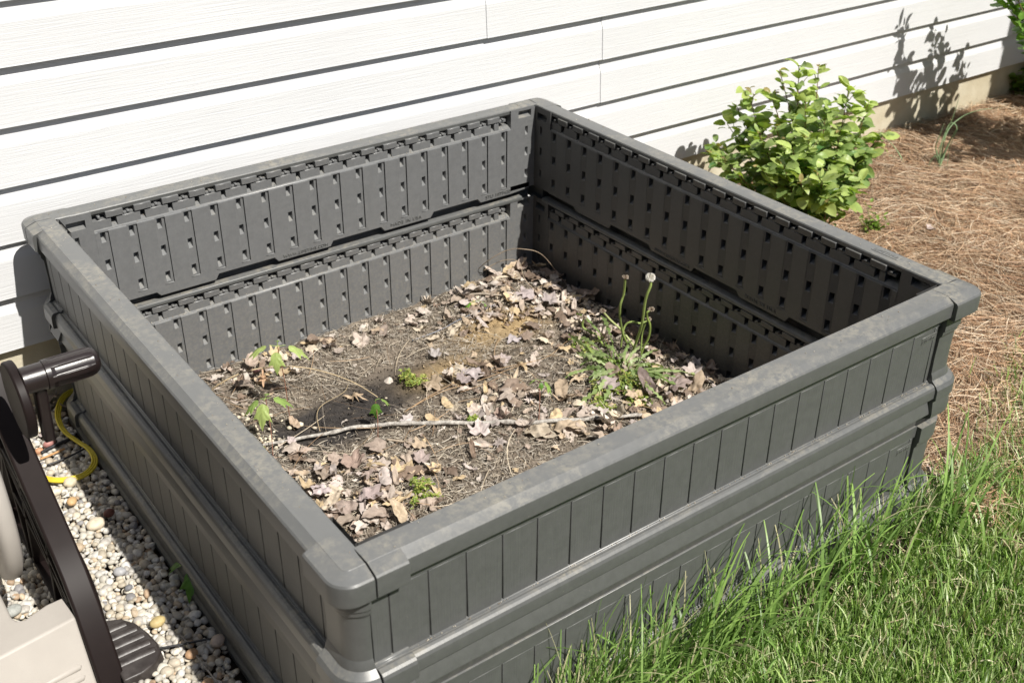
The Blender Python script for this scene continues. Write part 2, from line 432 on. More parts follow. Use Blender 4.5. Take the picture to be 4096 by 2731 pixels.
def panel_mesh():
    mb = MB()
    WI = 0.5545
    # core
    mb.box((-0.557, 0.5858, -0.004), (0.562, 0.5885, -0.2302), 2)
    # inner flat end frames with a slot and three pockets
    for sgn, (e0, e1) in ((-1, (-0.558, -0.496)), (1, (0.484, 0.558))):
        s0, s1 = (-0.545, -0.509) if sgn < 0 else (0.506, 0.543)
        hc = 0.530*sgn
        zt, zb_ = -0.0015, -0.2015
        zsl0, zsl1 = -0.032, -0.0145
        if sgn > 0: zsl0, zsl1 = -0.0235, -0.0065
        q = lambda a, b, z0, z1: mb.add([(a,WI,z0),(b,WI,z0),(b,WI,z1),(a,WI,z1)], [(0,1,2,3)])
        q(e0, e1, zsl1, zt); q(e0, s0, zsl0, zsl1); q(s1, e1, zsl0, zsl1)
        # slot pocket
        mb.add([(s0,WI,zsl0),(s1,WI,zsl0),(s1,WI,zsl1),(s0,WI,zsl1),(s0,WI+.013,zsl0+.005),(s1,WI+.013,zsl0+.005),(s1,WI+.013,zsl1),(s0,WI+.013,zsl1)],
               [(0,1,5,4),(1,2,6,5),(2,3,7,6),(3,0,4,7),(4,5,6,7)])
        strip_with_holes(mb, e0, e1, WI, WI, zsl0, zb_, (-0.051-0.006, -0.109, -0.165), hc-.0042, hc+.0042)
        # edges of the frame
        mb.add([(e0,WI,zt),(e0,WI,zb_),(e0,.572,zb_),(e0,.572,zt)], [(0,1,2,3)])
        mb.add([(e1,WI,zt),(e1,WI,zb_),(e1,.572,zb_),(e1,.572,zt)], [(0,1,2,3)])
        mb.add([(e0,WI,zb_),(e1,WI,zb_),(e1,.572,zb_),(e0,.572,zb_)], [(0,1,2,3)])
    # interlocking tabs along the top recess
    zs = -0.0462
    for k in range(17):
        a = LINES[k] + 0.0005
        # tab leaning slightly forward at its top
        vs = [(a,0.5558,-0.0218),(a+.0335,0.5558,-0.0218),(a+.0335,0.5543,-0.0088),(a,0.5543,-0.0088),(a,0.5858,-0.0218),(a+.0335,0.5858,-0.0218),(a+.0335,0.5858,-0.0088),(a,0.5858,-0.0088)]
        mb.add(vs, [(0,1,2,3),(7,6,5,4),(0,4,5,1),(1,5,6,2),(2,6,7,3),(3,7,4,0)])
        mb.box((a+0.0205, 0.5585, -0.044), (a+0.0665 if k < 16 else a+0.0335, 0.5858, -0.0245))
        mb.box((a+0.0352, 0.5595, -0.0255), (a+0.0540, 0.5858, -0.0190))
        mb.box((a+0.0415, 0.5560, -0.0200), (a+0.0470, 0.5858, -0.0160))
    mb.box((-0.496, 0.5585, -0.044), (LINES[0]+0.010, 0.5858, -0.0240))
    mb.box((-0.485, 0.5560, -0.0200), (-0.4795, 0.5858, -0.0150))
    # continuous sloping ledge above the planks
    lp = [(0.5858,-0.0350),(0.5660,-0.0372),(0.5552,-0.0440),(0.5545,-0.0480),(0.5600,-0.0490),(0.5858,-0.0490)]
    mb.extrude_u(lp, -0.4962, 0.4842)
    # planks with sawtooth channels
    zt, ze, zb_ = zs, -0.190, -0.1985
    for k in range(-1, 18):
        a = LINES[k] if k >= 0 else -0.4962
        b = LINES[k+1] if k < 17 else 0.4842
        c = b - 0.0205 if k < 17 else b
        w0 = WI
        ztp = zt + 0.0010
        # rounded shoulder on top of each plank
        if c - a > 0.002:
            vs = []
            prof = [(0.572, ztp+0.0026), (0.5600, ztp+0.0020), (0.5548, ztp+0.0004), (w0-.0006, ztp-0.0020), (w0, ze)]
            for u in (a, c):
                for w, z in prof: vs.append((u, w, z))
            mb.add(vs, [(i, i+1, i+6, i+5) for i in range(4)])
            mb.add([(a, w0-.0006, ztp-.0020), (a, w0, ze), (a, w0+0.006, ze), (a, w0+.006, ztp)], [(0,1,2,3)])
        if k < 17:
            # channel floor ramps inward, then steps back at the line
            wr = w0 + 0.0034
            strip_with_holes(mb, c, b, w0, wr, zt-0.0012, ze, (-0.059, -0.117, -0.175), b-0.0165, b-0.0060, 0.016)
            mb.add([(b, wr, zt), (b, wr, ze), (b, w0, ze), (b, w0, zt)], [(0,1,2,3)])
            mb.add([(c, w0, zt-.0012), (b, wr, zt-.0012), (b, .572, zt+.0012), (c, .572, zt+.0012)], [(0,1,2,3)])
            mb.add([(c, w0, ze), (b, wr, ze), (b, w0, ze-.0022), (c, w0, ze-.0012)], [(0,1,2,3)])
    # flat band below the channels with scalloped bottom edge
    edge = [(-0.4962, -0.2035), (-0.399, -0.2035), (-0.391, -0.2125), (-0.273, -0.2125), (-0.265, -0.2005), (-0.139, -0.2005), (-0.131, -0.2110), (-0.006, -0.2110),
            (0.002, -0.1995), (0.123, -0.1995), (0.132, -0.2110), (0.255, -0.2110), (0.264, -0.1985), (0.388, -0.1985), (0.396, -0.2090), (0.4842, -0.2090), (0.5400, -0.2050)]
    for (a, za), (b, zc) in zip(edge[:-1], edge[1:]):
        top = ze
        mb.add([(a, WI, top), (b, WI, top), (b, WI, zc), (a, WI, za), (a, .572, top), (b, .572, top), (b, .572, zc), (a, .572, za)],
               [(0,1,2,3), (3,2,6,7)])
    # ---------------- outer face
    wo = 0.5895
    G = [0.537 - P*k for k in range(20)]
    mb.box((-0.531, 0.588, -0.2255), (0.5635, wo-0.0015, -0.006), 0)
    bounds = [0.5635] + G + [-0.5265]
    for a, b in zip(bounds[:-1], bounds[1:]):
        mb.box((b+0.0011, 0.586, -0.1685), (a-0.0011, wo+0.0012, -0.0568), 1)
    mb.box((-0.531, 0.586, -0.0560), (0.5637, wo+0.0020, -0.032), 0)
    # moulding under the slats: rounded shelf, face
    shelf = [(0.586,-0.1640),(0.5915,-0.1655),(0.5932,-0.1680),(0.5950,-0.1682),(0.5985,-0.1668),(0.6025,-0.1675),(0.6058,-0.1702),(0.6080,-0.1745),(0.6088,-0.1800),(0.6088,-0.1925),(0.6070,-0.1940),(0.5985,-0.1945),(0.586,-0.1950)]
    big = [(w + (0.006 if w > 0.6 else 0.002), z + (0.0025 if i < 8 else -0.003)) for i, (w, z) in enumerate(shelf)]
    mb.extrude_u(shelf, -0.531, 0.514)
    mb.extrude_u(big, 0.5142, 0.5635)
    band = [(0.586,-0.1955),(0.5965,-0.1990),(0.5990,-0.2010),(0.6062,-0.2225),(0.6066,-0.2262),(0.586,-0.2262)]
    mb.extrude_u(band, -0.531, 0.514)
    band2 = [(w + (0.005 if w > 0.6 else 0.001), z) for w, z in band]
    mb.extrude_u(band2, 0.5142, 0.5635)
    return mb
pm = panel_mesh()
# everything on the inner side takes the third material slot
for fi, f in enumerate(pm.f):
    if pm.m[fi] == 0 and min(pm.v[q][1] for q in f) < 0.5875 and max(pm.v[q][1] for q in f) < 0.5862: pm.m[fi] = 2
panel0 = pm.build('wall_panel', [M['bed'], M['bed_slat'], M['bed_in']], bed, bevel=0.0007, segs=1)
panel0.name = 'wall_panel'

def sweep_corner(mb, rows, u_end, w_end, rad, n=9, close=True):
    """rows: (e, z) outline, wrapped round the rounded corner at (-e, e)"""
    loops = []
    for e, z in rows:
        r = max(0.0, rad - (0.62 - e)) if e > 0.575 else 0.0
        we = min(w_end, e)
        pts = [(u_end, e)]
        for i in range(n+1):
            t = math.pi/2*i/n
            pts.append((-(e-r) - r*math.sin(t), (e-r) + r*math.cos(t)))
        pts.append((-e, we))
        loops.append([(u, w, z) for u, w in pts])
    k = len(loops[0]); vs = [p for l in loops for p in l]; m = len(loops)
    fs = []
    rng_ = range(m) if close else range(m-1)
    for i in rng_:
        j = (i+1) % m
        for q in range(k-1): fs.append((i*k+q, i*k+q+1, j*k+q+1, j*k+q))
    if close:
        fs.append(tuple(i*k for i in range(m))[::-1]); fs.append(tuple(i*k+k-1 for i in range(m)))
    mb.add(vs, fs)

def cap_profile():
    return [(0.5590,-0.0100),(0.5588,-0.0032),(0.5602,-0.0010),(0.5640,0.0),(0.5780,0.0006),(0.5920,0.0004),(0.5926,0.0009),(0.5934,0.0003),(0.6040,-0.0062),(0.6062,-0.0086),(0.6070,-0.0120),(0.6070,-0.0325),(0.6055,-0.0342),(0.5960,-0.0350),(0.5880,-0.0300)]
# top rail (one per side) incl. its rounded corner
mb = MB()
cp = cap_profile()
mb.extrude_u(cp, -0.5330, 0.5200)
ear = [(w + (0.0072 if w > 0.6035 else 0.0), z + (0.0004 if z > -0.02 else -0.0045)) for w, z in cp]
earc = [(e + 0.0002, z + 0.0001) for e, z in ear]
rail0 = mb.build('top_rail', M['bed'], bed, bevel=0.0011, segs=2)
mb = MB(); sweep_corner(mb, earc, -0.5292, 0.5655, 0.036, 12); railcorner0 = mb.build('rail_corner', M['bed'], rail0, bevel=0.0011, segs=2)
mb = MB(); mb.extrude_u(ear, 0.5192, 0.5632); railend0 = mb.build('rail_end', M['bed'], rail0, bevel=0.0011, segs=2)
# lower lip bar that shows in the gap between the tiers
mb = MB()
mb.extrude_u([(0.5535,-0.0015),(0.5548,0.0022),(0.560,0.0035),(0.572,0.0035),(0.572,-0.0060),(0.5535,-0.0060)], -0.520, 0.520)
bar0 = mb.build('lip_bar', M['bed'], bed, bevel=0.0008, segs=2)
# corner post of one tier
mb = MB()
post = [(0.5650,-0.034),(0.6005,-0.034),(0.6005,-0.0640),(0.5980,-0.0670),(0.5975,-0.0735),(0.5940,-0.0795),(0.5932,-0.1150),(0.5940,-0.1490),(0.5972,-0.1560),(0.5985,-0.1620),(0.6080,-0.1695),(0.6125,-0.1760),(0.6130,-0.1950),(0.6105,-0.1980),(0.6085,-0.2000),(0.6115,-0.2240),(0.6105,-0.2330),(0.5930,-0.2420),(0.5650,-0.2420)]
sweep_corner(mb, post, -0.5315, 0.5655, 0.055)
# long inset oval on the rounded face
for (h0, h1, rr_) in ((-0.1580, -0.0790, 0.0024),):
    pts = []
    c0 = 0.5905 - 0.0255/math.sqrt(2)*0.0
post0 = mb.build('corner_post', M['bed'], bed, smooth=False, bevel=0.0012, segs=2)

# lettering moulded on the inner face
def text_mesh(name, txt, size, parent, mat, mtx, extrude=0.0006, spacing=1.0):
    cu = bpy.data.curves.new(name, 'FONT'); cu.body = txt; cu.size = size; cu.extrude = extrude; cu.space_character = spacing
    tmp = bpy.data.objects.new(name, cu); COL.objects.link(tmp)
    dg = bpy.context.evaluated_depsgraph_get()
    me = bpy.data.meshes.new_from_object(tmp.evaluated_get(dg)); me.name = name
    bpy.data.objects.remove(tmp)
    me.transform(mtx); me.materials.clear(); me.materials.append(mat)
    o = bpy.data.objects.new(name, me); COL.objects.link(o); o.parent = parent
    return o
# inner face reads left to right along +u, seen from inside (looking towards +w)
inner_m = lambda u, z, w=0.5543: Matrix(((1,0,0,u),(0,0,-1,w),(0,1,0,z),(0,0,0,1))).to_4x4() if False else Matrix.Translation((u, w, z)) @ Matrix.Rotation(math.pi/2, 4, 'X')
TXT = [('WWW.LIFETIME.COM', -0.119, -0.2065, 0.0098, 1.15), ('MADE IN USA', 0.147, -0.2045, 0.0112, 1.25), ('STU 1079420', 0.410, -0.2035, 0.0120, 1.12)]
texts0 = []
for t, u, z, s, sp_ in TXT:
    texts0.append(text_mesh('lettering', t, s, panel0, M['bed'], inner_m(u, z), 0.0012, sp_))

# logo plates: top of the rail and the last outer slat
logo_top = Matrix.Translation((0.0, 0, 0))
def rail_logo(parent):
    mb = MB(); mb.box((0.405, 0.5700, 0.0002), (0.462, 0.5850, 0.0011))
    pl = mb.build('logo_plate', M['bed'], parent, bevel=0.0004)
    t = text_mesh('lettering', 'LIFETIME', 0.0120, pl, M['bed'], Matrix.Translation((0.4085, 0.5735, 0.0013)), 0.0004, 1.05)
    return pl, t

side_rot = [0, -90, 180, 90]      # back, right, front, left
import itertools
def copy_to(o, parent, loc=(0,0,0), rz=0, keep=None):
    c = o.copy(); COL.objects.link(c); c.parent = parent
    c.location = loc; c.rotation_euler = (0, 0, rz)
    return c
TIER = -0.2265
bed_off = Vector((0, 0, -GZ))
first = True
for i, rz in enumerate(side_rot):
    a = math.radians(rz)
    for t in range(2):
        loc = bed_off + Vector((0, 0, TIER*t))
        if i == 0 and t == 0:
            pn = panel0; pn.location = loc; pn.rotation_euler = (0, 0, a)
            pst = post0; pst.location = loc; pst.rotation_euler = (0, 0, a)
        else:
            pn = copy_to(panel0, bed, loc, a)
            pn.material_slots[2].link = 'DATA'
            for tx in texts0: copy_to(tx, pn)
            pst = copy_to(post0, bed, loc, a)
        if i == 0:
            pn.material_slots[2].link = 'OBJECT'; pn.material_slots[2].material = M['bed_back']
        if t == 1:
            if i == 0: bar0.location = loc; bar0.rotation_euler = (0, 0, a)
            else: copy_to(bar0, bed, loc, a)
    if i == 0: rail0.location = bed_off; rail0.rotation_euler = (0, 0, a); rl = rail0
    else:
        rl = copy_to(rail0, bed, bed_off, a); copy_to(railend0, rl); copy_to(railcorner0, rl)
    if i == 1: rail_logo(rl)
    if i == 2:
        for t in range(2):
            # outer face: reads left to right along -u
            mtx = Matrix.Translation((-0.4865, 0.5915, -0.0755+TIER*t)) @ Matrix.Rotation(math.pi, 4, 'Z') @ Matrix.Rotation(math.pi/2, 4, 'X')
            mb = MB(); mb.box((-0.4845, 0.5895, -0.0790+TIER*t), (-0.5245, 0.59135, -0.0655+TIER*t))
            pl = mb.build('logo_plate', M['bed'], bed, bevel=0.0003); pl.location = bed_off; pl.rotation_euler = (0, 0, a)
            text_mesh('lettering', 'LIFETIME', 0.0088, pl, M['bed'], mtx, 0.0004, 1.0)
# foot moulding round the bottom
mb = MB()
foot = [(0.560,-0.4480),(0.560,-0.4530),(0.6115,-0.4530),(0.6115,-0.4400),(0.6075,-0.4330),(0.6060,-0.4210),(0.560,-0.4210)]
def ring(mb, prof, rad=0.04):
    n = 6; loops = []
    for e, z in prof:
        pts = []
        r = max(0.001, rad-(0.62-e))
        for q in range(4):
            for i in range(n+1):
                t = math.pi/2*i/n + q*math.pi/2
                cx, cy = [(e-r, e-r), (-(e-r), e-r), (-(e-r), -(e-r)), (e-r, -(e-r))][q]
                pts.append((cx + r*math.cos(t), cy + r*math.sin(t), z))
        loops.append(pts)
    k = len(loops[0]); m = len(loops)
    mb.add([p for l in loops for p in l], [(i*k+q, i*k+(q+1) % k, ((i+1) % m)*k+(q+1) % k, ((i+1) % m)*k+q) for i in range(m) for q in range(k)])
ring(mb, foot)
ft = mb.build('foot_moulding', M['bed'], bed, bevel=0.0012, segs=2); ft.location = bed_off

# crumbs and grit caught on the rails, on the ledges and in the corners of the mouldings
def grit():
    r = np.random.default_rng(19); X, Y, Z, S = [], [], [], []
    for i in range(170):      # along the foot of the outer slats of the front panel, gathered at the grooves
        u = (0.537 - P*r.integers(0, 20)) + r.normal(0, .004) if r.random() < .6 else r.uniform(-.52, .56)
        X.append(-u); Y.append(-(.5925 + .0010*r.random())); Z.append(-.1662); S.append(r.uniform(.0005, .0013))
    for i in range(520):      # ledges of the sunny back panels
        t = r.random() < .75
        X.append(r.uniform(-.49, .48)); w = r.uniform(.5556, .568); Y.append(w); Z.append(-.0352 - (.568-w)*.62 + .0004 + (TIER_ if t else 0)); S.append(r.uniform(.0004, .0012))
    for i in range(170):      # on top of the rails
        a = r.integers(4); u = r.uniform(-.58, .58); w = r.uniform(.566, .592)
        x, y = [(u, w), (w, -u), (-u, -w), (-w, u)][a]; X.append(x); Y.append(y); Z.append(.0012); S.append(r.uniform(.0004, .0012))
    k = len(X)
    c = np.array([(.42,.37,.29),(.30,.25,.19),(.52,.48,.40)])[r.integers(0, 3, k)]*r.uniform(.7, 1.1, (k, 1))
    return np.array(X), np.array(Y), np.array(Z), np.array(S), c
TIER_ = -0.2265
# ---------------------------------------------------------------- soil in the bed
def soil_z(x, y):
    return -0.413 + 0.010*(fbm(np.asarray(x), np.asarray(y), 4.0, 3) - 0.5)*2 + 0.006*np.asarray(x) - 0.012*np.asarray(y)

n = 300
gxv, gyv = np.meshgrid(np.linspace(-0.556, 0.556, n), np.linspace(-0.556, 0.556, n))
zz = soil_z(gxv, gyv) + 0.006*(fbm(gxv, gyv, 45, 11)-0.5)*2 + 0.003*(fbm(gxv, gyv, 110, 15, 3)-0.5)
def blob(x, y, c, rx, ry): return np.exp(-(((x-c[0])/rx)**2 + ((y-c[1])/ry)**2)**1.3)
dk1 = gz(740, 975, -0.41); dk2 = gz(950, 870, -0.41); tan1 = gz(1150, 745, -0.41); tan2 = gz(1020, 850, -0.41)
def soil_col(x, y):
    b = fbm(x, y, 14, 21)[..., None]; f = fbm(x, y, 90, 31)[..., None]
    c = np.array([0.165, 0.137, 0.108])*(0.45 + 1.1*b)
    d = np.clip(blob(x, y, dk1, .17, .075)*1.5 + blob(x, y, dk2, .16, .06)*1.0, 0, 1)[..., None]
    d = np.clip(d*(0.55+0.9*f), 0, 1)
    c = c*(1-d) + np.array([0.040, 0.036, 0.034])*d
    t = np.clip(blob(x, y, tan1, .12, .07)*1.4 + blob(x, y, tan2, .10, .05)*0.8, 0, 1)[..., None]*(0.4+0.9*b)
    t = np.clip(t, 0, 1)
    return c*(1-t) + np.array([0.33, 0.24, 0.13])*t
cols = soil_col(gxv, gyv).reshape(-1, 3)
V = np.stack([gxv, gyv, zz], -1).reshape(-1, 3)
ii = (np.arange(n-1)[:, None]*n + np.arange(n-1)[None, :]).ravel()
Fq = np.stack([ii, ii+1, ii+n+1, ii+n], -1)
tag(np_mesh('soil', V, Fq, M['soil'], col=cols, smooth=True), kind='structure')

def crumbs(name, xs, ys, zs, size, cols, mat, seedv=1):
    """small irregular lumps: squashed octahedra"""
    r = np.random.default_rng(seedv)
    base = np.array([(1,0,0),(0,1,0),(-1,0,0),(0,-1,0),(0,0,1),(0,0,-1)], float)
    tri = np.array([(0,1,4),(1,2,4),(2,3,4),(3,0,4),(1,0,5),(2,1,5),(3,2,5),(0,3,5)])
    k = len(xs)
    jit = 1 + 0.5*(r.random((k, 6, 1))-0.5)
    an = r.random(k)*6.28; ca, sa = np.cos(an), np.sin(an)
    v = base[None]*jit*size[:, None, None]*(0.7+0.6*r.random((k, 1, 3)))
    v = np.stack([v[..., 0]*ca[:, None]-v[..., 1]*sa[:, None], v[..., 0]*sa[:, None]+v[..., 1]*ca[:, None], v[..., 2]], -1)
    v += np.stack([xs, ys, zs], -1)[:, None]
    f = tri[None] + (np.arange(k)*6)[:, None, None]
    return np_mesh(name, v.reshape(-1, 3), f.reshape(-1, 3), mat, col=np.repeat(cols, 6, 0))
gX, gY, gZ, gS, gC = grit()
tag(crumbs('grit', gX, gY, gZ, gS, gC, M['crumb'], 8), 'fine pale grit and dry crumbs caught on the rails and ledges of the bed', 'grit', kind='stuff')
k = 30000
cx = rng.uniform(-0.55, 0.55, k); cy = rng.uniform(-0.55, 0.55, k)
sz = 0.0006 + 0.0030*rng.random(k)**4
cc = soil_col(cx, cy)*(0.6+1.0*rng.random((k, 1)))
lt = rng.random(k) < 0.035
cc[lt] = np.array([0.42, 0.36, 0.26])*(0.6+0.5*rng.random((lt.sum(), 1)))
tag(crumbs('soil_crumbs', cx, cy, soil_z(cx, cy)+sz*0.5, sz, cc, M['crumb'], 3), 'loose brown and black crumbs of soil lying over the bed', 'soil', kind='stuff')

# fibres / ribbons ------------------------------------------------------------
def ribbons(name, X, Y, Z, L, Wd, ang, curl, lift, cols, mat, segs=5, seedv=1, roll=None, droop=None, parent=None):
    """many thin curved strands lying about; each a strip of quads"""
    r = np.random.default_rng(seedv)
    k = len(X); t = np.linspace(-0.5, 0.5, segs+1)
    th = ang[:, None] + curl[:, None]*t[None]
    dx = np.cos(th); dy = np.sin(th)
    st = L[:, None]/segs
    px = np.cumsum(dx*st, 1); py = np.cumsum(dy*st, 1)
    px -= px[:, segs//2:segs//2+1]; py -= py[:, segs//2:segs//2+1]
    pz = Z[:, None] + lift[:, None]*(1 - (2*t[None])**2) + (r.random((k, 1))-0.5)*0.22*L[:, None]*t[None]
    roll = (r.random(k)-0.5)*2.2 if roll is None else roll
    nx = -dy*np.cos(roll)[:, None]; ny = dx*np.cos(roll)[:, None]; nz = np.sin(roll)[:, None]*np.ones_like(dx)
    w = Wd[:, None]*0.5*np.array([0.55] + [1.0]*(segs-1) + [0.35])[None]
    A = np.stack([X[:, None]+px+nx*w, Y[:, None]+py+ny*w, pz+nz*w], -1)
    B = np.stack([X[:, None]+px-nx*w, Y[:, None]+py-ny*w, pz-nz*w], -1)
    V = np.stack([A, B], 2).reshape(k, -1, 3)
    q = np.array([(2*i, 2*i+1, 2*i+3, 2*i+2) for i in range(segs)])
    F = (q[None] + (np.arange(k)*(2*(segs+1)))[:, None, None]).reshape(-1, 4)
    return np_mesh(name, V.reshape(-1, 3), F, mat, col=np.repeat(cols, 2*(segs+1), 0), parent=parent)

def pick(palette, k, r, var=0.25):
    pal = np.array(palette); idx = r.integers(0, len(pal), k)
    return pal[idx]*(1-var + 2*var*r.random((k, 1)))

# fine dry litter on the soil: denser away from the bare dark patches
def litter_density(x, y):
    d = 0.12 + np.clip(fbm(x, y, 5, 41)-0.35, 0, 1)*1.8
    for (u, v, rx, ry, a) in ((700,860,.14,.10,.9),(1000,1040,.30,.10,1.0),(830,1000,.2,.08,.3),(620,1040,.1,.12,.9),(1000,1090,.2,.1,.9),(1500,860,.15,.15,.7),(850,760,.25,.06,.9),(1180,650,.2,.08,.8),(780,1130,.15,.12,.9)):
        c = gz(u, v, -0.41); d = d + a*blob(x, y, c, rx, ry)
    d = d - 1.2*blob(x, y, dk1, .13, .055) - 1.0*blob(x, y, dk2, .15, .05) - 0.9*blob(x, y, tan1, .10, .06)
    return np.clip(d, 0.0, 1)
k = 52000
lx = rng.uniform(-0.55, 0.55, k); ly = rng.uniform(-0.55, 0.55, k)
keep = rng.random(k) < litter_density(lx, ly); lx, ly = lx[keep], ly[keep]; k = len(lx)
litc = pick([(0.34,0.29,0.225),(0.43,0.38,0.30),(0.24,0.20,0.155),(0.33,0.295,0.25),(0.15,0.12,0.09),(0.40,0.36,0.30)], k, rng, 0.3)
ln = 0.006 + 0.024*rng.random(k)**2.0
tag(ribbons('dry_litter', lx, ly, soil_z(lx, ly)+0.003+0.005*rng.random(k), ln, 0.0007+0.0009*rng.random(k), rng.random(k)*6.28, (rng.random(k)-0.5)*2.8, 0.002*rng.random(k), litc, M['needle'], 4, 5),
    'fine dry chips and broken needle bits scattered over the soil in the bed', 'plant litter', kind='stuff')
k = 260
nx_ = rng.uniform(-0.5, 0.5, k); ny_ = rng.uniform(-0.5, 0.5, k)
tag(ribbons('pine_needles', nx_, ny_, soil_z(nx_, ny_)+0.007+0.008*rng.random(k), 0.07+0.09*rng.random(k), 0.0009+0.0004*rng.random(k), rng.random(k)*6.28, (rng.random(k)-0.5)*1.8, 0.006*rng.random(k),
            pick([(0.38,0.26,0.155),(0.32,0.21,0.125),(0.46,0.39,0.29),(0.42,0.37,0.30)], k, rng), M['needle'], 7, 6),
    'long thin brown pine needles strewn over the soil and dead leaves in the bed', 'pine needles', kind='stuff')

# ---------------------------------------------------------------- leaf shapes
def leaf_outline(kind, K, r):
    th = np.linspace(-math.pi, math.pi, K, endpoint=False)      # 0 = tip direction
    if kind == 'maple':
        rad = 0.40 + 0.0*th
        for c, a, w in ((0, 0.66, 0.30), (0.95, 0.50, 0.26), (-0.95, 0.50, 0.26), (1.80, 0.26, 0.24), (-1.80, 0.26, 0.24)):
            d = np.angle(np.exp(1j*(th-c)))
            rad = rad + a*np.exp(-np.abs(d/w)**1.15)*0.9
            for s_ in (-1, 1):
                d2 = np.angle(np.exp(1j*(th-c-s_*0.21))); rad = rad + a*0.20*np.exp(-(d2/0.06)**2)
        d = np.abs(np.angle(np.exp(1j*(th-math.pi)))); rad = rad*(1-0.55*np.exp(-(d/0.30)**2))
    elif kind == 'oak':
        rad = 0.20 + 0.0*th
        for c, a, w in ((0, 0.80, 0.17), (0.52, 0.50, 0.11), (-0.56, 0.52, 0.11), (1.05, 0.34, 0.15), (-1.10, 0.32, 0.15), (1.95, 0.26, 0.18), (-1.9, 0.28, 0.18), (math.pi, 0.55, 0.22)):
            d = np.angle(np.exp(1j*(th-c))); rad = rad + a*np.exp(-np.abs(d/w)**1.4)
    elif kind == 'ovate':
        y = th
        rad = 0.46/np.sqrt((np.cos(th)*0.46)**2 + np.sin(th)**2) 
        rad = rad*(1 + 0.16*np.exp(-(th/0.22)**2))
    elif kind == 'round':
        rad = 0.62/np.sqrt((np.cos(th)*0.62)**2 + np.sin(th)**2)
        rad = rad*(1 + 0.10*np.exp(-(th/0.2)**2))*(1 + 0.02*np.cos(th*17))
    elif kind == 'trifid':     # young maple seedling leaf
        rad = 0.36 + 0*th
        for c, a, w in ((0, 0.75, 0.30), (0.80, 0.42, 0.22), (-0.80, 0.42, 0.22)):
            d = np.angle(np.exp(1j*(th-c))); rad = rad + a*np.exp(-np.abs(d/w)**1.3)
        rad = rad*(1 + 0.05*np.cos(th*23))
    elif kind == 'lance':
        rad = 0.20/np.sqrt((np.cos(th)*0.20)**2 + np.sin(th)**2)
    return th, rad*(1 + 0.05*(r.random(K)-0.5))

def leaf_mesh_np(kind, size, curl, fold, crumple, r, K=40, rings=4, bend=0.0):
    """verts around the origin, tip along +x, normal +z"""
    th, rad = leaf_outline(kind, K, r)
    vs = [(0.0, 0.0, 0.0)]
    for q in range(1, rings+1):
        f = q/rings
        for a, rr in zip(th, rad): vs.append((math.cos(a)*rr*f, math.sin(a)*rr*f, 0.0))
    v = np.array(vs)*size
    x, y = v[:, 0]/size, v[:, 1]/size
    ph = r.random(6)*6.28
    z = curl*(x*x*0.8 + y*y) + fold*np.abs(y) + bend*x*x
    z = z + crumple*(np.sin(x*5.1+ph[0])*np.cos(y*4.3+ph[1]) + 0.6*np.sin(x*9+y*7+ph[2]) + 0.5*np.sin(y*13-x*4+ph[3]))
    # side veins
    z = z + 0.02*np.sin(np.abs(y)*20 - x*16)*np.minimum(1, np.abs(y)*6)
    v[:, 2] = z*size
    # curling shortens the span
    v[:, 0] *= 1 - 0.22*abs(curl)*np.abs(x); v[:, 1] *= 1 - 0.28*abs(curl+fold)*np.minimum(1, np.abs(y))
    F = [(0, 1+i, 1+(i+1) % K, 1+(i+1) % K) for i in range(K)]
    tri = [(0, 1+i, 1+(i+1) % K) for i in range(K)]
    quad = []
    for q in range(rings-1):
        a = 1+q*K; b = a+K
        for i in range(K): quad += [(a+i, b+i, b+(i+1) % K), (a+i, b+(i+1) % K, a+(i+1) % K)]
    return v, np.array(tri+quad)

def rotm(rx, ry, rz): return np.array(Euler((rx, ry, rz), 'XYZ').to_matrix())

# leaf litter mass: many smaller dead leaves and fragments
def leaf_cover(x, y):
    d = 0.0*x
    for (u, v, rx, ry, a) in ((800,1150,.13,.13,1.2),(700,1050,.07,.05,.15),(1180,680,.20,.10,1.1),(1330,690,.16,.12,.9),(1560,900,.16,.12,1.1),(1480,960,.12,.10,.9),(1300,960,.22,.09,.55),(1080,860,.08,.07,.75),(1140,920,.10,.06,.5),
                              (560,850,.06,.08,.8),(620,830,.10,.04,.5),(900,1120,.1,.06,.5),(560,900,.05,.06,.5),(1000,1010,.25,.05,.25),(1180,640,.08,.05,1.0),(1400,780,.15,.15,.45),(820,770,.2,.035,.5),(1620,880,.06,.1,1)):
        c = gz(u, v, -0.41); d = d + a*blob(x, y, c, rx, ry)
    return np.clip(d, 0.015, 1)
k = 8200
ax = rng.uniform(-0.54, 0.54, k); ay = rng.uniform(-0.54, 0.54, k)
keep = rng.random(k) < leaf_cover(ax, ay)*0.60; ax, ay = ax[keep], ay[keep]; k = len(ax)
DEAD = [(0.46,0.385,0.34),(0.54,0.475,0.43),(0.34,0.27,0.23),(0.44,0.34,0.25),(0.52,0.44,0.35),(0.18,0.13,0.10),(0.36,0.29,0.24),(0.47,0.36,0.23),(0.42,0.36,0.34),(0.24,0.18,0.145)]
Vs, Fs, Cs = [], [], []; off = 0
tmpl = []
r = np.random.default_rng(12)
for i in range(46):
    kind = ['maple', 'maple', 'maple', 'oak', 'ovate', 'lance'][i % 6]
    tmpl.append(leaf_mesh_np(kind, 1.0, r.uniform(-0.9, 0.9), r.uniform(-0.4, 0.7), r.uniform(0.04, 0.16), r, 30, 3))
